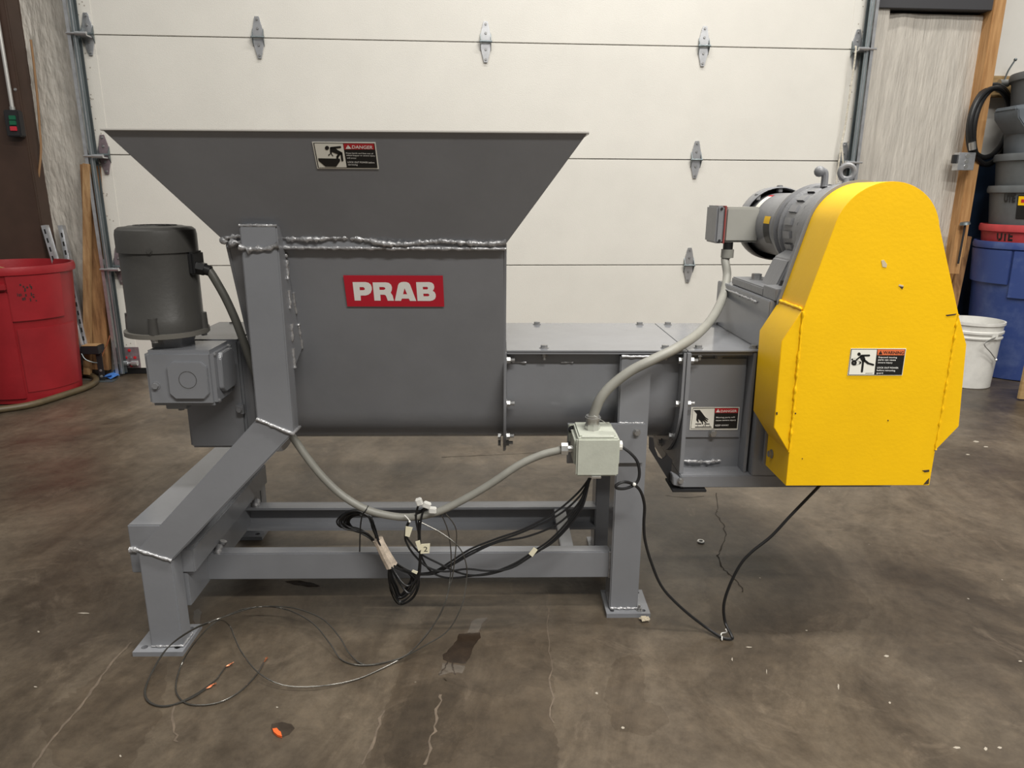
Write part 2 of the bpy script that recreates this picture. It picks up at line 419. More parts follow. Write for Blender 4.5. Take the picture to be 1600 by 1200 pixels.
dark1 = floor_material('dark_stained_concrete', (0.70, 0.68, 0.66)); dark2 = floor_material('dim_stain_or_shade_concrete', (0.82, 0.80, 0.78))  # the dim one also colours the painted shadow under the guard
floor_patch('stain_or_shade', dark2, [(668, 955), (740, 930), (850, 925), (858, 990), (864, 1060), (866, 1130), (874, 1200), (640, 1200), (570, 1200), (600, 1120), (620, 1060), (640, 1000)], z=0.0002, jit=4)
floor_patch('stain_or_shade', dark1, [(770, 960), (830, 985), (862, 1050), (858, 1075), (820, 1070), (790, 1090), (740, 1080), (700, 1065), (690, 1050), (720, 1020), (750, 985)], z=0.0003, jit=5)
floor_patch('stain_or_shade', dark1, [(650, 1075), (690, 1060), (720, 1080), (735, 1140), (700, 1190), (660, 1200), (600, 1200), (610, 1140), (630, 1100)], z=0.0003, jit=5)
floor_patch('stain_or_shade', dark1, [(790, 1150), (840, 1135), (868, 1145), (872, 1200), (760, 1200)], z=0.0003, jit=5)
floor_patch('stain_or_shade', dark2, [(960, 1030), (1000, 1020), (1010, 1095), (1035, 1105), (1045, 1130), (1010, 1150), (960, 1140), (945, 1090)], z=0.0002, jit=4)
floor_patch('stain_or_shade', dark2, [(60, 1120), (130, 1070), (215, 1010), (260, 1040), (250, 1120), (200, 1200), (90, 1200)], z=0.0002, jit=5)
floor_patch('stain_or_shade', dark2, [(1100, 900), (1180, 890), (1330, 905), (1370, 950), (1330, 985), (1210, 990), (1110, 985)], z=0.0002, jit=5)  # cast shadow of the drive guard, put into the floor colour
film = mat('wet_film', (0.085, 0.068, 0.052), 0.10, var=0.2, vscale=30)
floor_patch('wet_film', film, [(728, 990), (735, 980), (736, 972), (744, 967), (765, 964), (756, 972), (750, 980), (748, 989)], z=0.0005, jit=1.5)
floor_patch('wet_film', film, [(692, 1036), (727, 1040), (722, 1052), (705, 1050), (686, 1056)], z=0.0005, jit=1.5)
floor_line('wet_streak', wet, [(700, 1032), (694, 1045), (686, 1054)], w=0.002, wob=0.002, z=0.0009); floor_line('wet_streak', wet, [(706, 1034), (709, 1046), (712, 1054)], w=0.002, wob=0.002, z=0.0009)
floor_patch('wet_patch', wet, [(718, 990), (750, 988), (752, 996), (744, 1003), (738, 1015), (733, 1028), (728, 1037), (715, 1036), (700, 1034), (691, 1030), (693, 1022), (701, 1015), (708, 1008), (714, 1000)], jit=1.5, label='small dark wet puddle')
floor_patch('wet_patch', wet, [(303, 955), (310, 951), (315, 956), (312, 974), (306, 976), (302, 968)], jit=1)
floor_patch('wet_patch', wet, [(445, 908), (470, 907), (490, 911), (500, 916), (480, 916), (460, 913)], jit=1)
floor_patch('oil_stain', oil, [(425, 1131), (440, 1128), (455, 1131), (461, 1138), (452, 1147), (438, 1153), (428, 1146), (423, 1138)], jit=1)
floor_line('crack', crackm, [(1118, 770), (1121, 795), (1118, 802), (1128, 815), (1133, 835), (1128, 858), (1122, 868), (1128, 885), (1140, 897), (1150, 906), (1162, 925)], w=0.0022, wob=0.004)
floor_line('crack', scrape, [(205, 1003), (175, 1035), (150, 1070), (120, 1110), (85, 1150), (50, 1200)], w=0.003, wob=0.002)
floor_line('crack', scrape, [(270, 1100), (272, 1130), (276, 1160)], w=0.003, wob=0.004)
floor_line('crack', scrape, [(600, 1110), (585, 1150), (568, 1195)], w=0.003, wob=0.004)
floor_line('crack', scrape, [(688, 1085), (683, 1115), (675, 1150), (662, 1195)], w=0.0028, wob=0.006)
floor_line('crack', scrape, [(856, 920), (858, 990), (862, 1060), (863, 1130)], w=0.0017, wob=0.006)
floor_line('crack', crackm, [(1040, 774), (1070, 777), (1100, 775)], w=0.0015, wob=0.001)
floor_line('crack', crackm, [(690, 714), (740, 712), (790, 710), (840, 707)], w=0.002, wob=0.002)
for (x, y, w_, h_) in [(1310, 1073, 1.5, 5), (1385, 1025, 4, 2), (1390, 1098, 2, 2), (1260, 985, 2, 1), (1170, 1011, 5, 1), (1144, 1030, 1, 3), (1495, 1168, 6, 2), (1540, 1170, 3, 3), (1525, 690, 5, 1.5), (1540, 698, 4, 1), (1512, 710, 3, 1), (973, 1137, 3, 2), (932, 1083, 2, 2), (60, 987, 2, 1.5), (55, 1073, 3, 1), (433, 1105, 2, 1), (188, 1181, 2, 2), (1198, 1050, 0.7, 5), (1562, 1168, 4, 2), (1594, 1033, 3, 1), (195, 560, 4, 1), (130, 958, 10, 1)]:
    floor_patch('paint_fleck', chalk, [(x-w_, y), (x-w_*0.3, y-h_), (x+w_*0.8, y-h_*0.5), (x+w_, y+h_*0.6), (x, y+h_)], jit=0.5)

# back wall in the wall frame: x along, -y towards the camera
wall = root('wall_back', (0, 0, 0), W, 'back wall around the sectional door, insulated, navy and white panels', kind='structure')
bx('backing', wallgrey, wall, -5, 5, 0.20, 0.26, 0, 3.4, bevel=0)
def quilt(name, m, x0, x1, z0, z1, y, nx, nz, amp, seed, parent):
    rnd = random.Random(seed); v = []; f = []
    ph = [rnd.uniform(0, 6.3) for _ in range(6)]
    for j in range(nz+1):
        for i in range(nx+1):
            x = x0+(x1-x0)*i/nx; z = z0+(z1-z0)*j/nz
            e = min(i, nx-i)/nx*6; e = min(1, e)
            d = amp*e*(math.sin(9*x+3*math.sin(2.1*z+ph[0])+ph[1])*0.5+math.sin(23*x+2*z+2*math.sin(4*z+ph[2]))*0.25+math.sin(2.6*z+ph[3]+4*x)*0.6+rnd.uniform(-.12, .12))
            v.append((x, y-0.5*amp*e-d*0.5, z))
    for j in range(nz):
        for i in range(nx): a = j*(nx+1)+i; f.append([a, a+1, a+nx+2, a+nx+1])
    k = len(v); v += [(x0, y+0.05, z0), (x1, y+0.05, z0), (x1, y+0.05, z1), (x0, y+0.05, z1)]
    f += [[k, k+3, k+2, k+1]]
    return MB().add(v, f).build(name, m, parent, ang=80)
quilt('insulation_panel', insul, -3.1, -2.36, 0, 2.9, 0.03, 24, 60, 0.035, 3, wall)
quilt('insulation_panel', insul_r, 2.20, 2.83, 0, 2.12, 0.05, 40, 60, 0.02, 5, wall)
MB().box(2.02, 2.20, 0.0, 0.06, 0, 2.3).build('insulation_strip', insul_r, wall, bevel=0.01)
bx('header_beam', mat('dark_header', (0.05, 0.05, 0.055), 0.6), wall, 2.1, 2.85, -0.02, 0.1, 2.135, 2.5)
bx('white_panel', wallw, wall, 2.84, 5, 0.14, 0.20, 1.328, 3.2, bevel=0.002)
bx('navy_panel', navy, wall, 2.84, 5, 0.14, 0.20, 0, 1.326, bevel=0.002)
st = bx('stud', wood, wall, 2.80, 2.87, -0.035, 0.14, 0, 3.0, bevel=0.003, label='pine stud at the edge of the navy wall')

# ---- sectional door
door = root('door_1', (-0.15, 0, 0), W, 'white sectional overhead door with galvanised hinges', kind='structure')
SEAM = [0.035, 0.66, 1.287, 1.913, 2.54, 3.16]
DX0, DX1 = -2.40, 2.075
for a, b in zip(SEAM[:-1], SEAM[1:]):
    p = bx('door_panel', doorw, door, DX0, DX1, 0.0, 0.045, a+0.0022, b-0.0022, bevel=0.002)
    for s0, s1 in ((DX0+0.002, DX0+0.10), (DX1-0.10, DX1-0.002)):
        bx('end_stile', doorw, p, s0, s1, -0.0022, 0.0005, a+0.004, b-0.004, bevel=0.0008)
    hb = MB()
    for k in range(26):
        sx = random.choice((DX0+0.045, DX1-0.045)) + random.uniform(-0.028, 0.028); z = a+0.05+random.random()*(b-a-0.1)
        hb.cyl((sx, -0.0021, z), (sx, -0.0030, z), 0.004, seg=6)
    hb.build('screw_heads', mat('stile_screw', (0.42, 0.38, 0.33), 0.6) if 'stile_screw' not in MATS else MATS['stile_screw'], p, kind='stuff')
bx('dark_backing', dark, door, DX0+0.01, DX1-0.01, 0.02, 0.05, 0.02, 3.1, bevel=0)  # black sheet added so the shade in the panel gaps reads dark
bx('bottom_seal', black, door, DX0, DX1, 0.002, 0.035, 0.0, 0.036, bevel=0.004)
def hinge(x, z, m, end=0):
    h = MB(); h.prism([(x-0.026, z+0.006), (x+0.026, z+0.006), (x+0.029, z+0.035), (x+0.012, z+0.107), (x-0.012, z+0.107), (x-0.029, z+0.035)], 'y', -0.011, -0.006)
    up = h.build('hinge', m, door, bevel=0.001)
    MB().prism([(x-0.026, z-0.006), (x+0.026, z-0.006), (x+0.028, z-0.035), (x+0.010, z-0.107), (x-0.010, z-0.107), (x-0.028, z-0.035)], 'y', -0.011, -0.006).build('lower_leaf', m, up, bevel=0.001)
    for s in (-1, 1):
        MB().prism([(-0.006, z+0.045), (-0.030, z+0.006), (-0.030, z-0.008), (-0.006, z-0.045)], 'x', x+s*0.029-0.0015, x+s*0.029+0.0015).build('knuckle', galv_dark, up)
    MB().cyl((x-0.036, -0.024, z), (x+0.036, -0.024, z), 0.0065, seg=10).build('hinge_pin', galv_dark, up)
    for dz in (0.092, 0.045, -0.04, -0.092): bolt(up, (x, -0.011, z+dz), (0, -1, 0), 0.0055, 0.004, 'screw')
    if end:
        MB().cyl((x, -0.092, z-0.012), (x+end*0.075, -0.092, z-0.012), 0.006, seg=10).build('roller_shaft', galv, up)
        MB().cyl((x-end*0.03, -0.092, z-0.012), (x+end*0.028, -0.092, z-0.012), 0.010, seg=10).build('shaft_sleeve', galv, up)
        MB().box(x-0.026, x+0.026, -0.094, -0.010, z-0.022, z-0.016).build('roller_carrier', galv, up)
    return up
for z in SEAM[1:4]:
    for x in (-1.42, -0.16, 1.10): hinge(x, z, galv)
    hinge(DX0+0.072, z, galv if z > 1.6 else purple_galv, -1)
    hinge(DX1-0.060, z, galv, 1)
br = bx('bottom_bracket', purple_galv, door, DX0+0.005, DX0+0.115, -0.008, -0.003, 0.04, 0.17, bevel=0.002)
for dx, dz, m_ in ((0.06, 0.15, decal_r), (0.035, 0.105, decal_r), (0.062, 0.105, boltm), (0.088, 0.105, decal_r), (0.062, 0.055, decal_r)): bolt(br, (DX0+dx, -0.008, dz), (0, -1, 0), 0.007, 0.004, 'screw', m_)
MB().cyl((DX0-0.03, -0.03, 0.075), (DX0+0.11, -0.03, 0.075), 0.008, seg=10).build('roller_shaft', galv, br)
for dx in (0.02, 0.075): MB().cyl((DX0+dx, -0.03, 0.075), (DX0+dx+0.035, -0.03, 0.075), 0.016, seg=10).build('sleeve', galv, br)
for sgn, x0, nm in ((-1, DX0, 'trim_1'), (1, DX1, 'trim_2')):
    tr = root(nm, (x0+sgn*0.03, -0.04, 0), W, 'galvanised vertical door track, %s of the door' % ('left' if sgn < 0 else 'right'), kind='structure')
    a = x0+sgn*0.002; b_ = x0+sgn*0.05
    X = lambda t: x0+sgn*(t-0.062)
    MB().prism([(X(0.016), -0.075), (X(0.040), -0.078), (X(0.046), -0.055), (X(0.040), -0.03), (X(0.018), -0.030), (X(0.018), -0.034), (X(0.036), -0.034), (X(0.041), -0.055), (X(0.036), -0.072), (X(0.016), -0.070)], 'z', 0.02, 3.1).build('track_channel', galv_dark, tr, ang=50)
    MB().box(min(X(0.026), X(0.030)), max(X(0.026), X(0.030)), -0.0795, -0.075, 0.02, 3.1).build('track_rib', galv, tr)
    MB().prism([(X(0.046), -0.085), (X(0.064), -0.085), (X(0.064), 0.03), (X(0.060), 0.03), (X(0.060), -0.081), (X(0.046), -0.081)], 'z', 0.0, 3.1).build('track_angle', galv, tr)

# ================================================================== THE MACHINE
R = root('screw_conveyor', (0.0, 0.15, 0.0), M, 'grey steel screw conveyor with flared hopper, floor frame and yellow drive guard', 'machine')
YC, ZC, RC = 0.155, 0.60, 0.155
def arc(r, a0, a1, n=18, yc=YC, zc=ZC): return [(yc+r*math.cos(math.radians(a0+(a1-a0)*i/n)), zc+r*math.sin(math.radians(a0+(a1-a0)*i/n))) for i in range(n+1)]
# --- hopper
HX0, HX1 = -0.614, -0.021
bl = [(HX0, -0.137, 0.972), (HX1, -0.137, 0.972), (HX1, 0.447, 0.972), (HX0, 0.447, 0.972)]
tp = [(-0.780, -0.27, 1.194), (0.136, -0.27, 1.194), (0.136, 0.58, 1.194), (-0.780, 0.58, 1.194)]
sh = lambda P, d: [(x+(d if x < -0.3 else -d), y+(d if y < 0.15 else -d), z) for x, y, z in P]
v = bl+tp+sh(bl, 0.006)+sh(tp, 0.006); f = []
for i in range(4):
    j = (i+1) % 4
    f += [[i, j, 4+j, 4+i], [8+j, 8+i, 12+i, 12+j], [4+i, 4+j, 12+j, 12+i], [j, i, 8+i, 8+j]]
flare = MB().add(v, f).build('hopper_flare', grey, R, bevel=0.0008)
rim = MB()
for x0, x1, y0, y1 in ((-0.783, 0.139, -0.274, -0.262), (-0.783, 0.139, 0.572, 0.584), (-0.783, -0.771, -0.262, 0.572), (0.127, 0.139, -0.262, 0.572)): rim.box(x0, x1, y0, y1, 1.1925, 1.1965)
rim.build('rim', mat('rim_lit_edge', (0.62, 0.60, 0.56), 0.3, 0.3), flare, bevel=0.001)  # same paint as the hopper; light on the top edge is put into the colour
fr = math.degrees(math.atan2(-0.047, -0.1476))  # tangent angle
prof = [(-0.135, 0.972)]+arc(RC, 180+17.7, 360-17.7, 28)+[(0.445, 0.972)]
inner = [(0.437, 0.972)]+[(y, z) for y, z in reversed(arc(RC-0.006, 180+17.7, 360-17.7, 28))]+[(-0.127, 0.972)]
body = MB().prism(prof+inner, 'x', HX0, HX1).build('hopper_body', grey, R, ang=25)
endp = [(-0.137, 0.972), (-0.040, 0.70), (-0.040, 0.60)]+arc(0.195, 180, 360, 24)[1:-1]+[(0.35, 0.60), (0.35, 0.70), (0.447, 0.972)]
MB().prism(endp, 'x', HX0-0.006, HX0).build('end_plate', grey, body)
MB().prism(endp, 'x', HX1, HX1+0.005).build('end_plate', grey, body)
bx('collar_strip', grey, body, HX0-0.004, HX1+0.004, -0.142, -0.132, 0.966, 0.986)
zt = lambda x: 0.984+0.006*math.sin(x*9)+0.004*math.sin(x*31)
weld(body, [(x, -0.145-0.002*math.sin(x*40), zt(x)) for x in [HX0-0.004+i*(HX1-HX0+0.008)/60 for i in range(61)]], 0.0054, jit=0.42)
weld(body, [(HX0+0.10, -0.142, 0.967), (HX1+0.004, -0.142, 0.966)], 0.0040, jit=0.3)
MB().sphere((HX0-0.006, -0.143, 0.982), 0.011, 10, (1, 0.8, 0.8)).build('weld_blob', weldm, body)
weld(body, [(HX0+0.005, -0.146, 0.976), (HX0+0.05, -0.15, 0.978)], 0.007, jit=0.5)
# logo and danger sticker
sl = Vector((0, 0.142, -0.414)).normalized()        # down the sloped front wall
def on_front(px_, py_):                              # point on the sloped front wall under a pixel
    c = M.c; d = M.ray(px_, py_); n = Vector((0, -0.414, -0.142)).normalized(); p0 = Vector((0, -0.1355, 0.967))
    return c + d*((p0-c).dot(n)/d.dot(n))
a = on_front(536.4, 430); b_ = on_front(692, 431); c_ = on_front(543.5, 478.5)
nrm = Vector((0, -0.414, -0.142)).normalized()
wl = (b_-a).length; hl = (c_-a).length
lg = Decal(body, 'logo_sticker', [(58, 95), (1522, 105), (1542, 553), (125, 550)], a+nrm*0.0006, Vector((1, 0, 0))*wl, sl*hl, logo_r, 'red logo sticker reading PRAB in white')
Pp = [[(196, 190), (385, 190), (430, 200), (462, 225), (478, 262), (480, 300), (465, 345), (432, 373), (390, 385), (316, 386), (322, 460), (232, 460)], [(300, 262), (355, 263), (372, 275), (378, 290), (372, 303), (355, 308), (304, 308)]]
Rr = [[(490, 195), (680, 195), (728, 203), (760, 228), (775, 268), (772, 310), (757, 345), (785, 385), (806, 464), (715, 463), (690, 395), (675, 378), (655, 374), (604, 374), (612, 462), (520, 461)], [(588, 262), (650, 263), (670, 270), (678, 283), (672, 297), (650, 304), (594, 304)]]
Aa = [[(864, 235), (880, 208), (910, 193), (950, 189), (990, 192), (1022, 206), (1040, 228), (1132, 467), (1040, 466), (1022, 432), (922, 431), (908, 465), (818, 464)], [(958, 280), (938, 368), (998, 368)]]
Bb = [[(1128, 194), (1320, 193), (1362, 203), (1388, 228), (1396, 265), (1388, 298), (1372, 318), (1400, 338), (1416, 368), (1418, 405), (1405, 437), (1375, 458), (1335, 467), (1150, 466)], [(1226, 262), (1290, 262), (1302, 272), (1302, 288), (1292, 298), (1230, 298)], [(1234, 360), (1305, 360), (1322, 372), (1322, 387), (1308, 398), (1238, 398)]]
lg.shapes('lettering', decal_t, 1, [Pp, Rr, Aa, Bb])
def on_flare(px_, py_):
    c = M.c; d = M.ray(px_, py_); n = Vector((0, -0.222, -0.133)).normalized(); p0 = Vector((0, -0.27, 1.194))
    return c + d*((p0-c).dot(n)/d.dot(n)), n
a, n2 = on_flare(487.6, 221.3); b_, _ = on_flare(586.5, 219.8); c_, _ = on_flare(497.7, 263.3)
sl2 = Vector((0, 0.133, -0.222)).normalized()
dg = Decal(flare, 'danger_sticker', [(102, 150), (1418, 128), (1508, 700), (230, 712)], a+n2*0.0006, Vector((1, 0, 0))*(b_-a).length, sl2*0.056, decal_w, 'white, red and black DANGER sticker on hopper')
# black frame line, white picture field, red heading, black text field
dg.shapes('border', decal_k, 1, [[(130, 165), (1400, 148), (1480, 678), (245, 690)]])
dg.shapes('picture_field', decal_w, 2, [[(152, 176), (745, 168), (838, 668), (262, 680)]])
dg.shapes('heading', decal_r, 2, [[(755, 166), (1385, 152), (1402, 275), (780, 290)]])
dg.shapes('pictogram', decal_k, 3, [circ(418, 262, 44), limb(500, 260, 690, 238, 22), [(478, 250), (580, 250), (640, 300), (740, 350), (735, 400), (640, 390), (520, 345), (520, 395), (490, 390), (480, 330)], limb(720, 370, 745, 520, 22), limb(690, 370, 640, 440, 24), limb(640, 440, 640, 478, 22), [(240, 482), (690, 482), (700, 530), (620, 660), (400, 660), (255, 540)], limb(505, 380, 545, 425, 9), limb(475, 395, 458, 415, 12)])
dg.shapes('alert_triangle', decal_t, 3, [[[(850, 190), (925, 268), (805, 272)], [(848, 212), (856, 212), (854, 258), (850, 258)]]])
dg.shapes('lettering', decal_t, 3, (), [('DANGER', 935, 195, 1365, 265, 0.012), ('Keep hands and feet out of', 815, 345, 1380, 382, 0.008), ('infeed hopper or severe injury', 828, 392, 1420, 430, 0.008), ('will occur', 838, 447, 1035, 478, 0.008), ('LOCK OUT POWER before', 856, 535, 1412, 572, 0.008), ('servicing', 866, 592, 1065, 632, 0.008)])
# --- front and rear frames: column, brace, leg, foot plate
def leg_frame(y0, y1, front):
    cpoly = [(-0.573, 1.015), (-0.495, 1.015), (-0.495, 0.558), (-0.573, 0.593)]
    bpoly = [(-0.573, 0.593), (-0.495, 0.558), (-0.801, 0.244), (-0.878, 0.272)]
    lpoly = [(-0.878, 0.272), (-0.801, 0.244), (-0.801, 0.012), (-0.878, 0.012)]
    co = MB().prism(cpoly, 'y', y0, y1).build('column', grey, R, bevel=0.003)
    MB().prism(bpoly, 'y', y0, y1).build('brace', grey, R, bevel=0.003)
    lg_ = MB().prism(lpoly, 'y', y0, y1).build('leg', grey, R, bevel=0.003)
    if front:
        weld(co, [(-0.573, y0-0.001, 0.594), (-0.495, y0-0.001, 0.559), (-0.493, y1, 0.559)], 0.0042, jit=0.2)
        weld(lg_, [(-0.879, y0-0.001, 0.274), (-0.801, y0-0.001, 0.245)], 0.0042, jit=0.25)
        weld(co, [(-0.573, y0+0.002, 1.015), (-0.495, y0+0.002, 1.015)], 0.0032, jit=0.25)
        weld(co, [(-0.574, y0-0.002, 0.972), (-0.555, y0-0.003, 0.966), (-0.53, y0-0.003, 0.967), (-0.51, y0-0.003, 0.970), (-0.494, y0-0.001, 0.975)], 0.0065, jit=0.5)
        weld(lg_, [(-0.876, y0-0.001, 0.015), (-0.801, y0-0.001, 0.015), (-0.799, y1, 0.015)], 0.003)
    px0, px1 = -0.914, -0.794; p0, p1 = (y0-0.02, y0+0.095) if front else (y1-0.095, y1+0.02)
    MB().prism([(px0, p0), (px1, p0), (px1, p1), (px0, p1)], 'z', 0.0, 0.012, [circ(x, y, 0.008, 12) for x in (px0+0.02, px1-0.02) for y in (p0+0.02, p1-0.02)]).build('foot_plate', grey, R)
    return co
co = leg_frame(-0.18, -0.13, True)
leg_frame(0.44, 0.49, False)
gus = MB().prism([(-0.131, 0.962), (-0.134, 0.962), (-0.055, 0.727), (-0.131, 0.697)], 'x', -0.503, -0.496).build('gusset', grey, R)
for z0, z1 in ((0.94, 0.90), (0.875, 0.835), (0.80, 0.76), (0.745, 0.70)): weld(gus, [(-0.494, -0.134, z0), (-0.494, -0.134, z1)], 0.0042, jit=0.3)
yw = lambda z: -0.135+(0.967-z)*0.343-0.001
for z0, z1 in ((0.955, 0.945), (0.925, 0.915), (0.865, 0.815), (0.79, 0.785), (0.785, 0.728)): weld(gus, [(-0.495, yw(z0), z0), (-0.495, yw(z1), z1)], 0.0038, jit=0.4)
# --- base frame
cb = bx('cross_beam', grey, R, -0.926, -0.773, -0.13, 0.43, 0.184, 0.248, bevel=0.003)
ub = bx('spacer_box', grey_gloss, R, -0.922, -0.787, -0.13, 0.415, 0.249, 0.312, bevel=0.003)
weld(ub, [(-0.921, -0.132, 0.249), (-0.905, -0.132, 0.249)], 0.006, jit=0.4)
fb = bx('front_beam', grey, R, -0.80, 0.262, -0.01, 0.026, 0.094, 0.171, bevel=0.003)
weld(fb, [(-0.77, -0.008, 0.172), (-0.77, 0.024, 0.176), (-0.765, 0.026, 0.19)], 0.009, jit=0.5)
weld(fb, [(0.261, -0.011, 0.095), (0.261, -0.011, 0.17)], 0.0025)
rb = MB().prism([(0.282, 0.089), (0.325, 0.089), (0.325, 0.164), (0.282, 0.164), (0.282, 0.157), (0.319, 0.157), (0.319, 0.097), (0.282, 0.097)], 'x', -0.80, 0.265).build('rear_beam', grey, R)
weld(rb, [(-0.77, 0.285, 0.166), (-0.765, 0.31, 0.172)], 0.009, jit=0.5)
bx('stretcher', grey, R, 0.135, 0.170, 0.024, 0.285, 0.130, 0.160, bevel=0.002)
bx('lower_side_plate', grey, R, -0.85, -0.795, -0.125, 0.42, 0.09, 0.184, bevel=0.002)
for y0, y1 in ((-0.03, 0.046), (0.29, 0.366)):
    lg_ = bx('leg', grey, R, 0.262, 0.338, y0, y1, 0.012, 0.705, bevel=0.003)
    p0, p1 = (y0-0.022, y1+0.02)
    fp = MB().prism([(0.252, p0), (0.368, p0), (0.368, p1), (0.252, p1)], 'z', 0, 0.012, [circ(x, y, 0.006, 12) for x in (0.268, 0.352) for y in (p0+0.015, p1-0.015)]).build('foot_plate', grey, R)
    if y0 < 0:
        weld(lg_, [(0.263, y0-0.001, 0.015), (0.337, y0-0.001, 0.015)], 0.004, jit=0.4)
        weld(lg_, [(0.264, y0-0.002, 0.703), (0.337, y0-0.002, 0.703)], 0.0035, jit=0.3)
        bolt(fp, (0.341, -0.036, 0.012), (0, 0, 1), 0.006, 0.006, thread=0.01)
# --- trough and lids
tro = MB().prism([(0.0, 0.705), (0.0, 0.60)]+arc(RC, 180, 360, 28)[1:-1]+[(0.31, 0.60), (0.31, 0.705), (0.305, 0.705), (0.305, 0.60)]+arc(RC-0.005, 360, 180, 28)[1:-1]+[(0.005, 0.60), (0.005, 0.705)], 'x', -0.013, 0.413).build('trough', grey, R, ang=25)
MB().prism([(-0.028, 0.7125), (-0.001, 0.7125), (-0.001, 0.683), (-0.005, 0.683), (-0.005, 0.708), (-0.028, 0.708)], 'x', -0.013, 0.413).build('trough_rail', grey, tro)
MB().prism([(0.338, 0.7125), (0.311, 0.7125), (0.311, 0.683), (0.315, 0.683), (0.315, 0.708), (0.338, 0.708)], 'x', -0.013, 0.413).build('trough_rail', grey, tro)
weld(tro, [(0.0, -0.003, 0.683), (0.035, -0.003, 0.683)], 0.003); weld(tro, [(0.12, -0.003, 0.683), (0.15, -0.003, 0.683)], 0.003)
fpoly = [(-0.038, 0.7125), (-0.038, 0.60)]+arc(0.193, 180, 360, 24)[1:-1]+[(0.348, 0.60), (0.348, 0.7125)]
fl1 = MB().prism(fpoly, 'x', -0.0205, -0.014).build('flange', grey, tro)
fl2 = MB().prism(fpoly, 'x', 0.4130, 0.4195).build('flange', grey, tro)
for z in (0.692, 0.582): bolt(fl1, (-0.014, -0.020, z), (1, 0, 0), 0.0085, 0.008, thread=0.012)
for an in (222, 262, 300):
    y, z = YC+0.176*math.cos(math.radians(an)), ZC+0.176*math.sin(math.radians(an))
    bolt(fl1, (-0.014, y, z), (1, 0, 0), 0.0085, 0.008, thread=0.012)
    bolt(fl1, (-0.027, y, z), (-1, 0, 0), 0.0085, 0.006)
    bolt(fl2, (0.413, y, z), (-1, 0, 0), 0.0085, 0.007)
for z in (0.692, 0.582): bolt(fl2, (0.413, -0.022, z), (-1, 0, 0), 0.0085, 0.007)
lid1 = bx('lid', grey_gloss, R, -0.014, 0.4235, -0.030, 0.350, 0.7135, 0.7175, bevel=0.001)
lid2 = bx('lid', grey_gloss, R, 0.4250, 0.640, -0.030, 0.350, 0.7135, 0.7175, bevel=0.001)
for ld, xs in ((lid1, (0.078, 0.376)), (lid2, (0.458, 0.594))):
    for x in xs:
        for y in (0.0, 0.325): bolt(ld, (x, y, 0.7175), (0, 0, 1), 0.0085, 0.006)
        bolt(ld, (x, -0.015, 0.7080), (0, 0, -1), 0.007, 0.007, washer=False, thread=0.01)
# --- discharge box
db = bx('discharge_box', grey, R, 0.428, 0.62, 0.012, 0.34, 0.395, 0.712, bevel=0.002)
bx('box_flange', grey, db, 0.4215, 0.432, -0.038, 0.348, 0.402, 0.7125, bevel=0.001)
bx('box_flange', grey, db, 0.586, 0.594, -0.030, 0.012, 0.402, 0.712, bevel=0.001)
bx('top_rail', grey, db, 0.432, 0.64, -0.022, 0.010, 0.704, 0.7125, bevel=0.001)
cp = bx('cover_plate', grey, db, 0.436, 0.583, 0.006, 0.0125, 0.483, 0.690, bevel=0.001)
bolt(cp, (0.512, 0.006, 0.495), (0, -1, 0), 0.008, 0.008)
bolt(cp, (0.512, 0.006, 0.698), (0, -1, 0), 0.008, 0.004, m=grey_cast)
for z in (0.692, 0.582): bolt(db, (0.432, -0.022, z), (1, 0, 0), 0.0085, 0.008, thread=0.012)
bs = MB().prism([(-0.052, 0.402), (0.35, 0.402), (0.35, 0.370), (-0.052, 0.370)], 'x', 0.4225, 0.96).build('base_rail', grey, db, bevel=0.002)
weld(db, [(0.436, 0.006, 0.420), (0.47, 0.004, 0.418), (0.50, 0.006, 0.416), (0.54, 0.008, 0.418)], 0.0045, jit=0.6)
bx('support_plate', grey, db, 0.600, 0.950, -0.052, 0.34, 0.402, 0.712, bevel=0.002)
lat = MB().prism([(m_.x, m_.z) for m_ in [M.py(x, y, -0.02) for x, y in [(1014, 683), (1020, 684), (1023, 700), (1028, 713), (1034, 717), (1040, 713), (1041, 708), (1050, 718), (1048, 738), (1046, 753), (1014, 701)]]], 'y', -0.024, -0.018).build('flap_plate', blackmetal, R)
MB().prism([(m_.x, m_.z) for m_ in [M.py(x, y, -0.03) for x, y in [(1047, 736), (1062, 744), (1067, 747), (1066, 756), (1048, 752)]]], 'y', -0.056, -0.026).build('hinge_bracket', grey, lat, bevel=0.002)
bolt(lat, M.py(1063, 751, -0.056), (0, -1, 0), 0.006, 0.006)
bx('flap_foot', blackmetal, lat, 0.402, 0.488, -0.06, 0.02, 0.361, 0.367, bevel=0.001)
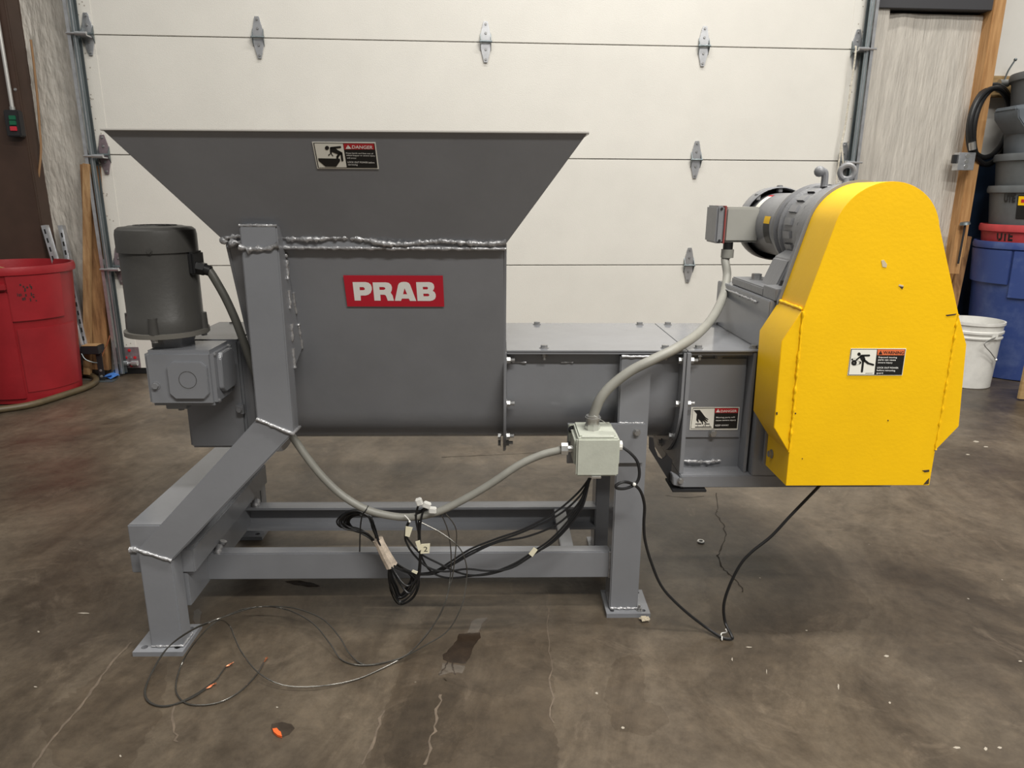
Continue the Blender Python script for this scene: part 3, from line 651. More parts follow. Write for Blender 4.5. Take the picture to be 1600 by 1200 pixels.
# second danger sticker
a = M.py(1080, 636, 0.0055); b_ = M.py(1155.5, 637, 0.0055); c_ = M.py(1078, 671.5, 0.0055)
d2 = Decal(cp, 'danger_sticker', [(165, 168), (1375, 185), (1320, 758), (130, 738)], a, Vector((1, 0, 0))*(b_.x-a.x), Vector((0, 0, -1))*(a.z-c_.z), decal_w, 'DANGER sticker with a hand over moving parts')
d2.shapes('border', decal_k, 1, [[(208, 188), (1350, 205), (1302, 722), (155, 712)]])
d2.shapes('picture_field', decal_w, 2, [[(212, 208), (748, 210), (715, 706), (166, 700)]])
d2.shapes('heading', decal_r, 2, [[(758, 200), (1335, 214), (1325, 330), (752, 322)]])
d2.shapes('pictogram', decal_k, 3, [[(222, 240), (380, 240), (520, 425), (590, 470), (585, 495), (500, 450), (575, 515), (570, 542), (480, 490), (545, 560), (530, 578), (450, 510), (465, 600), (435, 600), (425, 550), (335, 460), (355, 545), (335, 555), (290, 490), (305, 340)], [(270, 578), (415, 580), (415, 603), (268, 600)], [(495, 582), (622, 584), (620, 606), (492, 604)], [(262, 655), (668, 660), (668, 682), (260, 676)], limb(328, 620, 326, 650, 5), limb(472, 622, 470, 655, 5), limb(628, 625, 626, 655, 5), circ(515, 632, 14, 8)])
d2.shapes('alert_triangle', decal_t, 3, [[[(835, 222), (882, 305), (778, 303)], [(832, 248), (842, 248), (839, 292), (835, 292)]]])
d2.shapes('lettering', decal_t, 3, (), [('DANGER', 900, 248, 1300, 308, 0.012), ('Moving parts will', 785, 415, 1248, 462, 0.01), ('cause severe injury', 775, 488, 1275, 535, 0.01), ('KEEP AWAY', 765, 615, 1098, 655, 0.012)])
# --- motor platform and drive
plat = bx('motor_platform', grey, R, 0.602, 0.96, -0.055, 0.352, 0.7178, 0.842, bevel=0.002)
weld(plat, [(0.600, 0.30, 0.828), (0.600, 0.02, 0.828)], 0.003, jit=0.4)
AX, AZ = 0.79, 1.0
dm = MB().lathe([(0.0, 0.20), (0.088, 0.20), (0.088, 0.47), (0.0, 0.47)], (AX, 0, AZ), (0, 1, 0), 48).build('drive_motor', grey_cast, R)
MB().lathe([(0.103, 0.425), (0.106, 0.43), (0.106, 0.475), (0.095, 0.505), (0.0, 0.507), (0.0, 0.500), (0.092, 0.497), (0.1015, 0.472), (0.1015, 0.425)], (AX, 0, AZ), (0, 1, 0), 48).build('fan_cover', grey_cast, dm)
MB().lathe([(0.088, 0.468), (0.1015, 0.468), (0.1015, 0.471), (0.088, 0.471)], (AX, 0, AZ), (0, 1, 0), 48, closed_prof=True).build('fan_gap', dark, dm)
for an in (50, 90, 130, 180, 0):
    t = math.radians(an); bx('cover_lug', grey_cast, dm, AX+0.098*math.cos(t)-0.006, AX+0.098*math.cos(t)+0.006, 0.43, 0.45, AZ+0.096*math.sin(t)-0.006, AZ+0.106*math.sin(t)+0.004)
fc = MB().lathe([(0.086, 0.225), (0.094, 0.215), (0.108, 0.19), (0.112, 0.165), (0.104, 0.158), (0.0, 0.158)], (AX, 0, AZ), (0, 1, 0), 48).build('motor_flange', mat('flange_dark_paint', (0.15, 0.152, 0.16), 0.45), dm)  # flange in a darker grey than the motor body
rg = MB().lathe([(0.0, 0.157), (0.104, 0.157), (0.107, 0.150), (0.107, 0.143), (0.1, 0.140), (0.1, 0.06), (0.106, 0.058), (0.106, 0.02), (0.0, 0.02)], (AX, 0, AZ), (0, 1, 0), 56).build('reducer', grey_cast, R)
for k in range(20):
    t = 2*PI*k/20+0.1
    MB().lathe([(0.098, 0.075), (0.1055, 0.08), (0.1055, 0.12), (0.098, 0.125)], (AX, 0, AZ), (0, 1, 0), 3, t, t+0.17).build('cooling_pad', grey_cast, rg)
for an in (35, 75, 110, 145, 180, 215):
    t = math.radians(an); bolt(rg, (AX+0.095*math.cos(t), 0.157, AZ+0.095*math.sin(t)), (0, 1, 0), 0.009, 0.008)
ped = MB().prism([(AX+0.112*math.cos(math.radians(t)), AZ+0.112*math.sin(math.radians(t))) for t in range(-10, 191, 8)]+[(0.655, 0.872), (0.612, 0.870), (0.612, 0.8425), (0.968, 0.8425), (0.968, 0.870), (0.925, 0.872)], 'y', -0.06, 0.02).build('pedestal', grey_cast, rg, bevel=0.003)
bx('pedestal_foot', grey_cast, rg, 0.612, 0.70, 0.02, 0.26, 0.8425, 0.864, bevel=0.003)
bx('pedestal_foot', grey_cast, rg, 0.88, 0.968, 0.02, 0.26, 0.8425, 0.864, bevel=0.003)
MB().prism([(0.64, 0.86), (0.70, 0.86), (0.745, 0.92), (0.70, 0.95), (0.668, 0.93)], 'y', 0.02, 0.12).build('pedestal_rib', grey_cast, rg, bevel=0.004)
bolt(rg, (0.655, 0.19, 0.864), (0, 0, 1), 0.013, 0.014); bolt(rg, (0.655, 0.0, 0.872), (0, 0, 1), 0.010, 0.010, m=blackmetal)
for an in (125, 150, 172): bolt(rg, (AX+0.1*math.cos(math.radians(an)), 0.021, AZ+0.1*math.sin(math.radians(an))), (0, 1, 0), 0.009, 0.008, m=grey_cast)
eye = MB().torus((0.774, 0.0, 1.134), (0.25, 1, 0), 0.0155, 0.0062, 24, 10)
eye.cyl((0.774, 0.0, 1.108), (0.774, 0.0, 1.122), 0.009, 0.007, 12).build('lifting_eye', grey_cast, rg)
MB().tube([(0.777, 0.12, 1.095), (0.777, 0.12, 1.125), (0.774, 0.12, 1.138), (0.764, 0.12, 1.140)], 0.0085, 10).sphere((0.762, 0.12, 1.139), 0.0135, 12).build('breather', grey_cast, rg)
bx('vent_cap', grey_cast, rg, 0.79, 0.82, 0.11, 0.13, 1.10, 1.108)
# terminal box on the motor
tb = bx('terminal_box', termm, R, 0.614, 0.715, 0.365, 0.465, 0.950, 1.049, bevel=0.006)
bx('gasket', mat('red_gasket', (0.28, 0.05, 0.045), 0.5), tb, 0.611, 0.615, 0.362, 0.468, 0.947, 1.052, bevel=0.0005)
bx('box_cover', grey_cast, tb, 0.588, 0.611, 0.362, 0.468, 0.947, 1.052, bevel=0.005)
for z in (0.955, 1.044): bolt(tb, (0.600, 0.3618, z), (0, -1, 0), 0.004, 0.001, 'screw', m=dark, washer=False)
MB().cyl((0.634, 0.385, 0.925), (0.634, 0.385, 0.952), 0.014, seg=12).build('gland', black, tb)
MB().cyl((0.634, 0.385, 0.905), (0.634, 0.385, 0.929), 0.018, seg=16).build('gland_nut', conduitm, tb)
# labels on the motor body
def cyl_patch(parent, name, m, t0, t1, y0, y1, r=0.0886):
    v = []; f = []; n = 10
    for i in range(n+1):
        t = math.radians(t0+(t1-t0)*i/n)
        for y in (y0, y1): v.append((AX+r*math.cos(t), y, AZ+r*math.sin(t)))
        if i: f.append([2*i-2, 2*i-1, 2*i+1, 2*i])
    return MB().add(v, f).build(name, m, parent, label=None)
cyl_patch(dm, 'white_nameplate', decal_w, 118, 158, 0.385, 0.418); cyl_patch(dm, 'red_nameplate_strip', decal_r, 112, 118, 0.385, 0.418)
cyl_patch(dm, 'black_nameplate', decal_k, 176, 212, 0.262, 0.305); cyl_patch(dm, 'yellow_nameplate', yellow, 163, 176, 0.262, 0.305)
# --- yellow guard
ga = [(0.777+0.113*math.cos(math.radians(t)), 0.997+0.113*math.sin(math.radians(t))) for t in range(12, 169, 6)]
gpoly = [(0.958, 0.438), (0.958, 0.838)]+ga+[(0.620, 0.843), (0.625, 0.438)]
gd = MB().prism(gpoly, 'y', -0.200, -0.072).build('drive_guard', yellow, R, label='yellow painted chain guard', ang=25, bevel=0.0012)
w1 = [(0.6245, 0.517), (0.584, 0.578), (0.581, 0.774), (0.6195, 0.843)]
w2 = [(0.9585, 0.521), (1.004, 0.580), (0.989, 0.768), (0.9585, 0.838)]
for w_, wb in ((w1, -0.065), (w2, -0.065)): MB().prism(w_, 'y', -0.1985, wb).build('guard_wing', yellow, gd, bevel=0.001)
weld(gd, [(0.6195, -0.2, 0.840), (0.624, -0.2, 0.52)], 0.0022, jit=0.6, m=yellow); weld(gd, [(0.958, -0.2, 0.835), (0.958, -0.2, 0.525)], 0.002, jit=0.6, m=yellow)
weld(gd, [(0.6185, -0.075, 0.845), (0.6185, -0.196, 0.845)], 0.0032, jit=0.4, m=yellow)
MB().prism([(0.777+(x-0.777)*1.02-0.002, 0.45+(z-0.45)*1.008) for x, z in gpoly], 'y', -0.0715, -0.064).build('guard_backing', grey, gd)
bolt(gd, (0.624, -0.105, 0.480), (-1, 0, 0), 0.008, 0.007)
chip = mat('paint_chip_pale', (0.62, 0.52, 0.36), 0.6); chipd = mat('paint_chip_dark', (0.06, 0.04, 0.02), 0.7)
def gchip(m, pts):
    P = [M.py(x, y, -0.2006) for x, y in pts]; b = MB().prism([(p.x, p.z) for p in P], 'y', -0.2008, -0.1998); b.build('paint_chip', m, gd, smooth=False)
gchip(chip, [(1377, 407), (1381, 406), (1386, 413), (1385, 418), (1379, 417)]); gchip(chip, [(1405, 444), (1412, 446), (1411, 448), (1404, 447)]); gchip(chipd, [(1405, 447), (1412, 448), (1410, 452)])
for pts in ([(1441, 735), (1452, 734), (1452, 737), (1445, 738)], [(1448, 751), (1452, 747), (1451, 756), (1443, 757)], [(1478, 492), (1495, 490), (1493, 492), (1480, 494)], [(1213, 644), (1215, 644), (1215, 648), (1213, 648)], [(1242, 645), (1244, 645), (1244, 647), (1242, 647)], [(1387, 656), (1388.5, 656), (1388.5, 658), (1387, 658)], [(1253, 716), (1254.5, 716), (1254, 718)]): gchip(chipd, pts)
bx('guard_tab', grey, gd, 0.842, 0.856, -0.17, -0.08, 0.425, 0.4385)
a = M.py(1329.5, 544.3, -0.2005); b_ = M.py(1416, 543.5, -0.2005); c_ = M.py(1325, 586.5, -0.2005)
d3 = Decal(gd, 'warning_sticker', [(258, 125), (1425, 108), (1345, 672), (200, 688)], a, Vector((1, 0, 0))*(b_.x-a.x), Vector((0, 0, -1))*(a.z-c_.z), decal_w, 'WARNING sticker with a figure caught in a belt')
d3.shapes('border', decal_k, 1, [[(262, 135), (1408, 122), (1335, 660), (212, 678)]])
d3.shapes('picture_field', decal_w, 2, [[(272, 148), (802, 142), (752, 662), (222, 668)]])
d3.shapes('heading', decal_o, 2, [[(815, 138), (1390, 128), (1378, 248), (812, 254)]])
d3.shapes('pictogram', decal_k, 3, [circ(426, 238, 36), limb(480, 268, 640, 262, 20), limb(470, 275, 372, 358, 16), [(455, 258), (530, 262), (560, 330), (560, 370), (545, 400), (495, 400), (440, 310)], limb(515, 385, 495, 598, 22), limb(535, 360, 620, 425, 24), limb(620, 425, 730, 455, 20), circ(285, 350, 20), [circ(325, 418, 58, 24), circ(325, 418, 8, 8)], [circ(452, 415, 26), circ(440, 412, 10, 8)], limb(330, 362, 450, 388, 3), limb(330, 474, 450, 445, 3), limb(318, 332, 330, 322, 3), limb(345, 330, 356, 320, 3), limb(570, 634, 720, 630, 4)])
d3.shapes('alert_triangle', decal_k, 3, [[[(880, 158), (918, 235), (832, 238)], [(876, 185), (884, 185), (881, 222), (878, 222)]]])
d3.shapes('heading_lettering', decal_k, 3, (), [('WARNING', 935, 165, 1370, 228, 0.012)])
d3.shapes('lettering', decal_t, 3, (), [('Exposed moving', 838, 280, 1225, 320, 0.014), ('parts can cause', 830, 335, 1200, 375, 0.014), ('severe injury', 825, 392, 1132, 430, 0.014), ('LOCK OUT POWER', 812, 495, 1258, 530, 0.014), ('before removing', 806, 552, 1190, 595, 0.014), ('guard', 800, 610, 935, 650, 0.014)])
# --- vertical agitator motor, gearbox and drive housing
MX, MY = -0.787, -0.09
mo = MB().lathe([(0.0, 0.782), (0.081, 0.782), (0.081, 0.812), (0.0785, 0.816), (0.0785, 0.962), (0.0, 0.962)], (MX, MY, 0), (0, 0, 1), 48).build('agitator_motor', grey_dark, R, label='dark grey vertical electric motor')
cap = MB().lathe([(0.079, 0.955), (0.0825, 0.955), (0.0825, 0.992), (0.0805, 1.002), (0.074, 1.0075), (0.06, 1.009), (0.055, 1.0105), (0.0, 1.0105)], (MX, MY, 0), (0, 0, 1), 48).build('fan_cap', grey_dark, mo)
for r_ in (0.02, 0.032, 0.044): MB().torus((MX, MY, 1.0108), (0, 0, 1), r_, 0.0013, 32, 6).build('grille_ring', grey_dark, cap)
bolt(cap, (MX+0.018, MY-0.0785, 0.960), (0, -1, 0), 0.005, 0.003, 'screw', m=grey_dark)
MB().lathe([(0.0785, 0.772), (0.089, 0.772), (0.089, 0.782), (0.0785, 0.782)], (MX, MY, 0), (0, 0, 1), 48, closed_prof=True).build('mounting_flange', mat('flange_khaki', (0.15, 0.142, 0.125), 0.5), mo)
for an in (-100+90*k+15 for k in range(4)):
    t = math.radians(an); x, y = MX+0.079*math.cos(t), MY+0.079*math.sin(t)
    MB().cyl((x, y, 0.782), (x, y, 0.818), 0.011, 0.0095, 12).build('boss', grey_dark, mo)
    bolt(mo, (x, y, 0.772), (0, 0, -1), 0.007, 0.006)
t0 = math.radians(-75)
bx('connection_pad', black, mo, MX+0.074, MX+0.087, MY-0.03, MY+0.03, 0.905, 0.955, bevel=0.004)
MB().cyl((MX+0.085, MY-0.01, 0.920), (MX+0.103, MY-0.01, 0.916), 0.015, seg=6).build('gland_nut', black, mo)
MB().cyl((MX+0.100, MY-0.01, 0.917), (MX+0.114, MY-0.01, 0.912), 0.012, seg=12).build('gland', black, mo)
MB().lathe([(0.0, 0.744), (0.048, 0.744), (0.048, 0.757), (0.055, 0.772), (0.0, 0.772)], (MX+0.01, MY, 0), (0, 0, 1), 8).build('motor_adapter', grey_cast, mo)
gb = bx('gearbox', grey, R, -0.811, -0.661, -0.170, -0.048, 0.620, 0.746, bevel=0.008)
def octa(cx, cz, hw, hh, c): return [(cx-hw+c, cz-hh), (cx+hw-c, cz-hh), (cx+hw, cz-hh+c), (cx+hw, cz+hh-c), (cx+hw-c, cz+hh), (cx-hw+c, cz+hh), (cx-hw, cz+hh-c), (cx-hw, cz-hh+c)]
gp = MB().prism(octa(-0.716, 0.681, 0.043, 0.042, 0.012), 'y', -0.178, -0.169).build('octagonal_cover', grey, gb, bevel=0.0015)
MB().torus((-0.716, -0.1782, 0.683), (0, 1, 0), 0.019, 0.0006, 28, 6).build('cover_ring', grey_dark, gp)
MB().prism([(-0.108+dy, z) for dy, z in octa(0, 0.690, 0.04, 0.045, 0.012)], 'x', -0.662, -0.650).build('octagonal_cover', grey, gb, bevel=0.0015)
bolt(gb, (-0.790, -0.170, 0.668), (0, -1, 0), 0.007, 0.006, m=grey_cast)
for y, z in ((-0.155, 0.735), (-0.065, 0.735), (-0.155, 0.630), (-0.065, 0.632)): bolt(gb, (-0.661, y, z), (1, 0, 0), 0.004, 0.002, 'screw', m=grey_cast)
bx('drain_block', grey, gb, -0.782, -0.735, -0.155, -0.115, 0.609, 0.621); bolt(gb, (-0.757, -0.135, 0.609), (0, 0, -1), 0.007, 0.006, m=grey_cast)
hs = bx('drive_housing', grey, R, -0.792, -0.650, -0.035, 0.215, 0.472, 0.744, bevel=0.006)
bx('housing_plate', grey, hs, -0.650, -0.634, -0.028, 0.25, 0.472, 0.744, bevel=0.002)
bx('housing_plate', grey, hs, -0.634, -0.621, -0.045, 0.25, 0.44, 0.745, bevel=0.002)
bx('lug', grey, hs, -0.668, -0.650, -0.046, -0.034, 0.562, 0.586); bolt(hs, (-0.659, -0.046, 0.574), (0, -1, 0), 0.006, 0.005, m=grey_cast)
bolt(hs, (-0.745, 0.185, 0.744), (0, 0, 1), 0.006, 0.001, 'bolt_hole', m=dark, washer=False)
# --- junction box on its mounting plate
jp = bx('mounting_plate', grey, R, 0.137, 0.329, -0.042, -0.031, 0.432, 0.535, bevel=0.001)
bolt(jp, (0.308, -0.042, 0.514), (0, -1, 0), 0.007, 0.008, m=boltm)
weld(jp, [(0.262, -0.036, 0.536), (0.325, -0.036, 0.536)], 0.003, jit=0.4)
jb = bx('junction_box', boxm, R, 0.150, 0.242, -0.150, -0.044, 0.452, 0.542, bevel=0.004, label='pale grey-green steel junction box')
bx('box_door', boxm, jb, 0.146, 0.245, -0.164, -0.150, 0.447, 0.540, bevel=0.004)
MB().cyl((0.158, -0.157, 0.542), (0.232, -0.157, 0.542), 0.003, seg=10).build('hinge', boxm, jb)
bx('latch', fitm, jb, 0.182, 0.205, -0.168, -0.155, 0.443, 0.449, bevel=0.001)
bx('mounting_ear', boxm, jb, 0.138, 0.156, -0.0475, -0.0425, 0.49, 0.538, bevel=0.006); bolt(jb, (0.147, -0.0475, 0.524), (0, -1, 0), 0.007, 0.006, m=blackmetal)
bx('side_lip', boxm, jb, 0.242, 0.250, -0.140, -0.060, 0.468, 0.528, bevel=0.001); bx('side_lip', boxm, jb, 0.143, 0.151, -0.140, -0.060, 0.468, 0.528, bevel=0.001)
MB().cyl((0.190, -0.10, 0.542), (0.190, -0.10, 0.556), 0.018, seg=8).cyl((0.190, -0.10, 0.556), (0.190, -0.10, 0.576), 0.0165, seg=16).cyl((0.190, -0.10, 0.566), (0.190, -0.10, 0.572), 0.019, seg=16).build('conduit_fitting', fitm, jb)
MB().cyl((0.116, -0.10, 0.492), (0.132, -0.10, 0.492), 0.0155, seg=8).cyl((0.130, -0.10, 0.492), (0.146, -0.10, 0.492), 0.009, seg=12).build('conduit_fitting', fitm, jb)
MB().cyl((0.249, -0.10, 0.500), (0.262, -0.10, 0.500), 0.012, seg=10).build('conduit_fitting', white_pl, jb)
MB().cyl((0.186, -0.11, 0.446), (0.186, -0.11, 0.453), 0.014, seg=12).build('cable_gland', black, jb)
MB().tube([M.py(928, 649, -0.122), M.py(936, 654, -0.124), M.py(946, 660, -0.12), M.py(950, 662, -0.115)], 0.0009, 5).build('wire_tie', fitm, jb)
# --- conduits
cu = [(0.190, -0.10, 0.572), M.py(937, 625, -0.10), M.py(955, 603, -0.095), M.py(985, 580, -0.09), M.py(1020, 562, -0.085), M.py(1055, 545, -0.06), M.py(1090, 522, 0.02), M.py(1115, 494, 0.12), M.py(1130, 462, 0.25), M.py(1136, 430, 0.34), M.py(1133, 406, 0.384), (0.634, 0.385, 0.91)]
MB().tube(cu, lambda t: 0.0118, 12, n=8).build('flexible_conduit', conduitm, R)
cl = [(-0.676, -0.10, 0.914), M.py(335, 435, -0.10), M.py(352, 465, -0.10), M.py(368, 500, -0.10), M.py(383, 540, -0.10), M.py(397, 578, -0.10), M.py(418, 625, -0.10), M.py(440, 660, -0.10), M.py(458, 684, -0.10), M.py(480, 715, -0.105), M.py(505, 746, -0.11), M.py(535, 774, -0.115), M.py(570, 795, -0.12), M.py(605, 805, -0.12), M.py(640, 808, -0.12), M.py(680, 801, -0.12), M.py(720, 783, -0.115), M.py(765, 757, -0.11), M.py(810, 727, -0.105), M.py(845, 711, -0.10), M.py(872, 704, -0.10), (0.117, -0.10, 0.492)]
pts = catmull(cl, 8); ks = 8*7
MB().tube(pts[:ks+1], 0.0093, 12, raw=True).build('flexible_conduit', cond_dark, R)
MB().tube(pts[ks:], 0.0093, 12, raw=True).build('flexible_conduit', conduitm, R)

# ================================================================== LOOSE CABLES
def mp(x, y, Y=-0.06): return M.py(x, y, Y)
coil = root('cable_coil', mp(610, 943, -0.05), M, 'coil of black cable in a masking-paper band, hanging from the conduit', 'cable')
rnd = random.Random(4)
for k in range(11):
    s = 0.1+0.9*((k*7) % 11)/10; j = lambda a: rnd.uniform(-a, a); Y = -0.05-0.04*rnd.random()
    up = [(592+j(2), 848), (582+j(2), 820+j(3)), (572+8*(1-s), 803+6*(1-s)+j(2)), (556+6*(1-s), 797+9*(1-s)+j(2)), (538+12*(1-s), 802+8*(1-s)), (527+20*(1-s)+j(1), 814+3*(1-s)), (533+22*(1-s), 824+j(2)), (555+10*(1-s), 828+j(3)), (574, 836+j(3)), (588+j(2), 850)]
    dn = [(600+j(4), 866), (607+j(3), 884), (608+j(2)+8*(1-s), 902), (612+8*(1-s)+j(2), 922-8*(1-s)), (624+j(3), 942-16*(1-s)+j(2)), (643+j(2)-10*(1-s), 936-22*(1-s)), (655-14*(1-s)+j(2), 915-12*(1-s)), (648+j(3)-6*(1-s), 898), (622+j(4), 884), (603+j(3), 866)]
    MB().tube([mp(x, y, Y+0.0015*i) for i, (x, y) in enumerate(up+dn)], 0.0021, 6, n=5, closed=True).build('cable_loop', black, coil)
bb = [mp(590, 842, -0.07), mp(595, 852, -0.07), mp(603, 868, -0.07), mp(612, 884, -0.07)]
MB().tube(bb, lambda t: 0.0125+0.005*abs(t-0.3), 10, n=5).build('paper_band', paperband, coil)
MB().torus(mp(571, 797, -0.119), (1, 0, -0.7), 0.0115, 0.0016, 20, 6).build('zip_tie', black, coil)
MB().tube([mp(566, 803, -0.128), mp(563, 825, -0.125), mp(562, 862, -0.122)], 0.0018, 6).sphere(mp(564, 805, -0.127), 0.004, 8).build('zip_tie_tail', black, coil)

harness = root('wire_harness', mp(760, 895, -0.05), M, 'black wires sagging from the junction box to the coil, with paper tags', 'cable')
H_ = [[(921, 747), (903, 770), (868, 800), (820, 826), (775, 842), (735, 858), (705, 877), (680, 892), (655, 896), (632, 891), (615, 884)],
      [(922, 747), (906, 775), (872, 805), (822, 829), (776, 846), (736, 862), (706, 881), (678, 895), (655, 898), (634, 894), (616, 886)],
      [(923, 747), (905, 785), (872, 818), (825, 838), (778, 847), (738, 865), (704, 884), (676, 897), (650, 896), (630, 889)],
      [(920, 747), (908, 785), (885, 817), (860, 843), (836, 860), (805, 880), (770, 894), (735, 900), (700, 903), (675, 894), (660, 873), (655, 850), (654, 825), (657, 800), (668, 792)],
      [(922, 747), (910, 788), (887, 820), (862, 846), (838, 863), (806, 883), (770, 896), (738, 899), (712, 893), (685, 880), (660, 867), (643, 850), (634, 835), (637, 818), (650, 803), (668, 795)],
      [(921, 747), (911, 790), (889, 822), (864, 847), (840, 862), (800, 887), (765, 892), (730, 889), (695, 893), (668, 886), (648, 868), (636, 850), (633, 836), (640, 815), (655, 800), (665, 793)],
      [(612, 886), (628, 910), (640, 915), (652, 900), (656, 870), (655, 840), (650, 812), (652, 795), (655, 788)],
      [(612, 890), (635, 925), (648, 920), (656, 895), (657, 860), (656, 830), (660, 802), (668, 790)]]
for k, w_ in enumerate(H_): MB().tube([mp(x, y, -0.105-0.004*k if i else -0.108) for i, (x, y) in enumerate(w_)], 0.0025, 6, n=6).build('wire', black, harness)
for (x, y, a_) in ((655, 784, 0.3), (667, 789, 1.2), (676, 797, 1.5)):
    p = mp(x, y, -0.14); o_ = MB().box(-0.0075, 0.0075, -0.006, 0.006, -0.009, 0.009); ca, sa = math.cos(a_), math.sin(a_)
    o_.v = [Vector((v.x*ca-v.z*sa, v.y, v.x*sa+v.z*ca))+p for v in o_.v]; o_.build('connector', white_pl, harness, bevel=0.002)
def tag(pxs, Y, m=paper): return MB().prism([(p.x, p.z) for p in [mp(x, y, Y) for x, y in pxs]], 'y', Y-0.0012, Y).build('paper_tag', m, harness)
tag([(634, 822), (645, 824), (640, 839), (633, 837)], -0.140); tag([(649, 846), (656, 844), (659, 858), (654, 861)], -0.146)
tg = tag([(658, 850), (672, 849), (671, 864), (657, 865)], -0.140); tag([(834, 855), (840, 859), (832, 870), (826, 865)], -0.130); tag([(643, 893), (645, 890), (653, 893), (651, 897)], -0.14)
v, f = text_mesh('2', 0.0); p0 = mp(662, 862, -0.142); 
MB().add([(p0.x+0.0095*a, -0.1416, p0.z+0.013*b) for a, b in v], f).build('tag_numeral', decal_k, tg, smooth=False, flat=True)
MB().tube([mp(632, 805, -0.135), mp(638, 811, -0.14), mp(640, 815, -0.14)], 0.0013, 6).sphere(mp(640, 815, -0.141), 0.003, 8).build('zip_tie', white_pl, harness)

def wire_thing(name, label, pts, r, m, ends=(), grp=None):
    t = root(name, (pts[len(pts)//2][0], pts[len(pts)//2][1], 0), M, label, 'wire', grp)
    MB().tube(pts, r, 6, n=8).build('strand', m, t)
    for e, d in ends:
        P = [Vector(e)+Vector(d)*k for k in (0, 0.5, 1)]
        b = MB()
        for q in range(5): b.tube([P[0], P[1]+Vector((rnd.uniform(-.002, .002), rnd.uniform(-.003, .003), abs(rnd.uniform(0, .002)))), P[2]+Vector((rnd.uniform(-.004, .004), rnd.uniform(-.005, .005), abs(rnd.uniform(0, .003))))], 0.0009, 5)
        b.build('copper_end', copper, t)
fz = lambda x, y, z=0.004: M.pz(x, y, z)
w1_ = [mp(688, 800, -0.12), mp(700, 830, -0.12), mp(705, 870, -0.125), mp(703, 905, -0.13), fz(696, 940, 0.13), fz(672, 985, 0.06), fz(637, 1022, 0.02), fz(600, 1036), fz(560, 1039), fz(533, 1030), fz(515, 1005, 0.02), fz(490, 975, 0.035), fz(455, 955, 0.045), fz(420, 948, 0.05), fz(380, 952, 0.05), mp(340, 968, -0.20), mp(300, 985, -0.225), mp(262, 1012, -0.235), fz(240, 1045, 0.012), fz(228, 1075), fz(230, 1092), fz(246, 1102), fz(270, 1101), fz(300, 1090), fz(322, 1076)]
wire_thing('thin_wire', 'thin dark wire on the floor whose bare copper end lies nearest the lens', w1_, 0.0016, wire, [(fz(322, 1076), fz(337, 1069)-fz(322, 1076))], 'loose wires trailing on the floor')
w2_ = [mp(694, 800, -0.115), mp(712, 825, -0.12), mp(712, 860, -0.125), mp(707, 900, -0.13), fz(703, 915, 0.15), fz(688, 960, 0.09), fz(655, 1005, 0.04), fz(630, 1026, 0.015), fz(590, 1037), fz(565, 1037), fz(545, 1020, 0.012), fz(530, 995, 0.03), fz(505, 968, 0.045), fz(470, 953, 0.055), fz(440, 948, 0.055), fz(400, 949, 0.055), mp(350, 964, -0.20), mp(305, 981, -0.225), mp(265, 1009, -0.24), fz(238, 1050, 0.012), fz(226, 1080), fz(234, 1098), fz(262, 1103), fz(300, 1088), fz(335, 1064), fz(345, 1052), fz(352, 1042)]
wire_thing('thin_wire', 'thin dark wire on the floor whose copper end lies between the other two', w2_, 0.0016, wire, [(fz(352, 1042), fz(363, 1037)-fz(352, 1042))], 'loose wires trailing on the floor')
w3_ = [mp(655, 815, -0.12), mp(690, 833, -0.12), mp(717, 855, -0.125), mp(728, 880, -0.13), mp(729, 905, -0.13), fz(722, 945, 0.12), fz(700, 985, 0.06), fz(665, 1008, 0.03), fz(636, 1024, 0.012), fz(600, 1043), fz(555, 1062), fz(500, 1072, 0.01), fz(445, 1071, 0.012), fz(405, 1052, 0.02), fz(378, 1020, 0.03), fz(366, 995, 0.03), fz(358, 977, 0.035), mp(340, 970, -0.21), mp(308, 1000, -0.235), fz(285, 1035, 0.012), fz(275, 1070), fz(280, 1090), fz(300, 1101), fz(340, 1098), fz(375, 1080), fz(400, 1055), fz(412, 1035)]
wire_thing('thin_wire', 'thin dark wire looping widest across the floor, copper tip furthest right', w3_, 0.0016, wire, [(fz(412, 1035), fz(417, 1028)-fz(412, 1035))], 'loose wires trailing on the floor')
cord = root('power_cord', fz(1128, 996, 0), M, 'black cord from the junction box dipping to the floor beneath the yellow guard', 'cord')
cp_ = [(0.258, -0.10, 0.500), mp(985, 708, -0.11), mp(996, 722, -0.115), mp(999, 742, -0.12), mp(993, 756, -0.125), mp(978, 763, -0.14), mp(965, 763, -0.15), mp(963, 758, -0.15), mp(975, 753, -0.145), mp(990, 757, -0.13), mp(1001, 768, -0.125), mp(1007, 790, -0.12), mp(1006, 818, -0.12), mp(1008, 845, -0.12), mp(1018, 880, -0.12), mp(1035, 918, -0.12), mp(1065, 950, -0.12), fz(1100, 978, 0.02), fz(1128, 996, 0.005), fz(1143, 998, 0.005), fz(1143, 993, 0.012), mp(1133, 972, -0.12), mp(1131, 945, -0.12), mp(1140, 915, -0.12), mp(1157, 882, -0.12), mp(1175, 862, -0.12), mp(1205, 838, -0.12), mp(1235, 806, -0.12), mp(1262, 778, -0.12), mp(1282, 757, -0.12), mp(1290, 745, -0.12)]
MB().tube(cp_, 0.0037, 8, n=8).build('cord', black, cord)
MB().tube([fz(1128, 994, 0.012), fz(1128, 1000, 0.004), fz(1127, 990, 0.006), fz(1135, 988, 0.012), fz(1134, 983, 0.022)], 0.0016, 6).build('zip_tie', white_pl, cord)
MB().sphere(mp(991, 757, -0.134), 0.0048, 8).build('zip_tie', white_pl, cord)

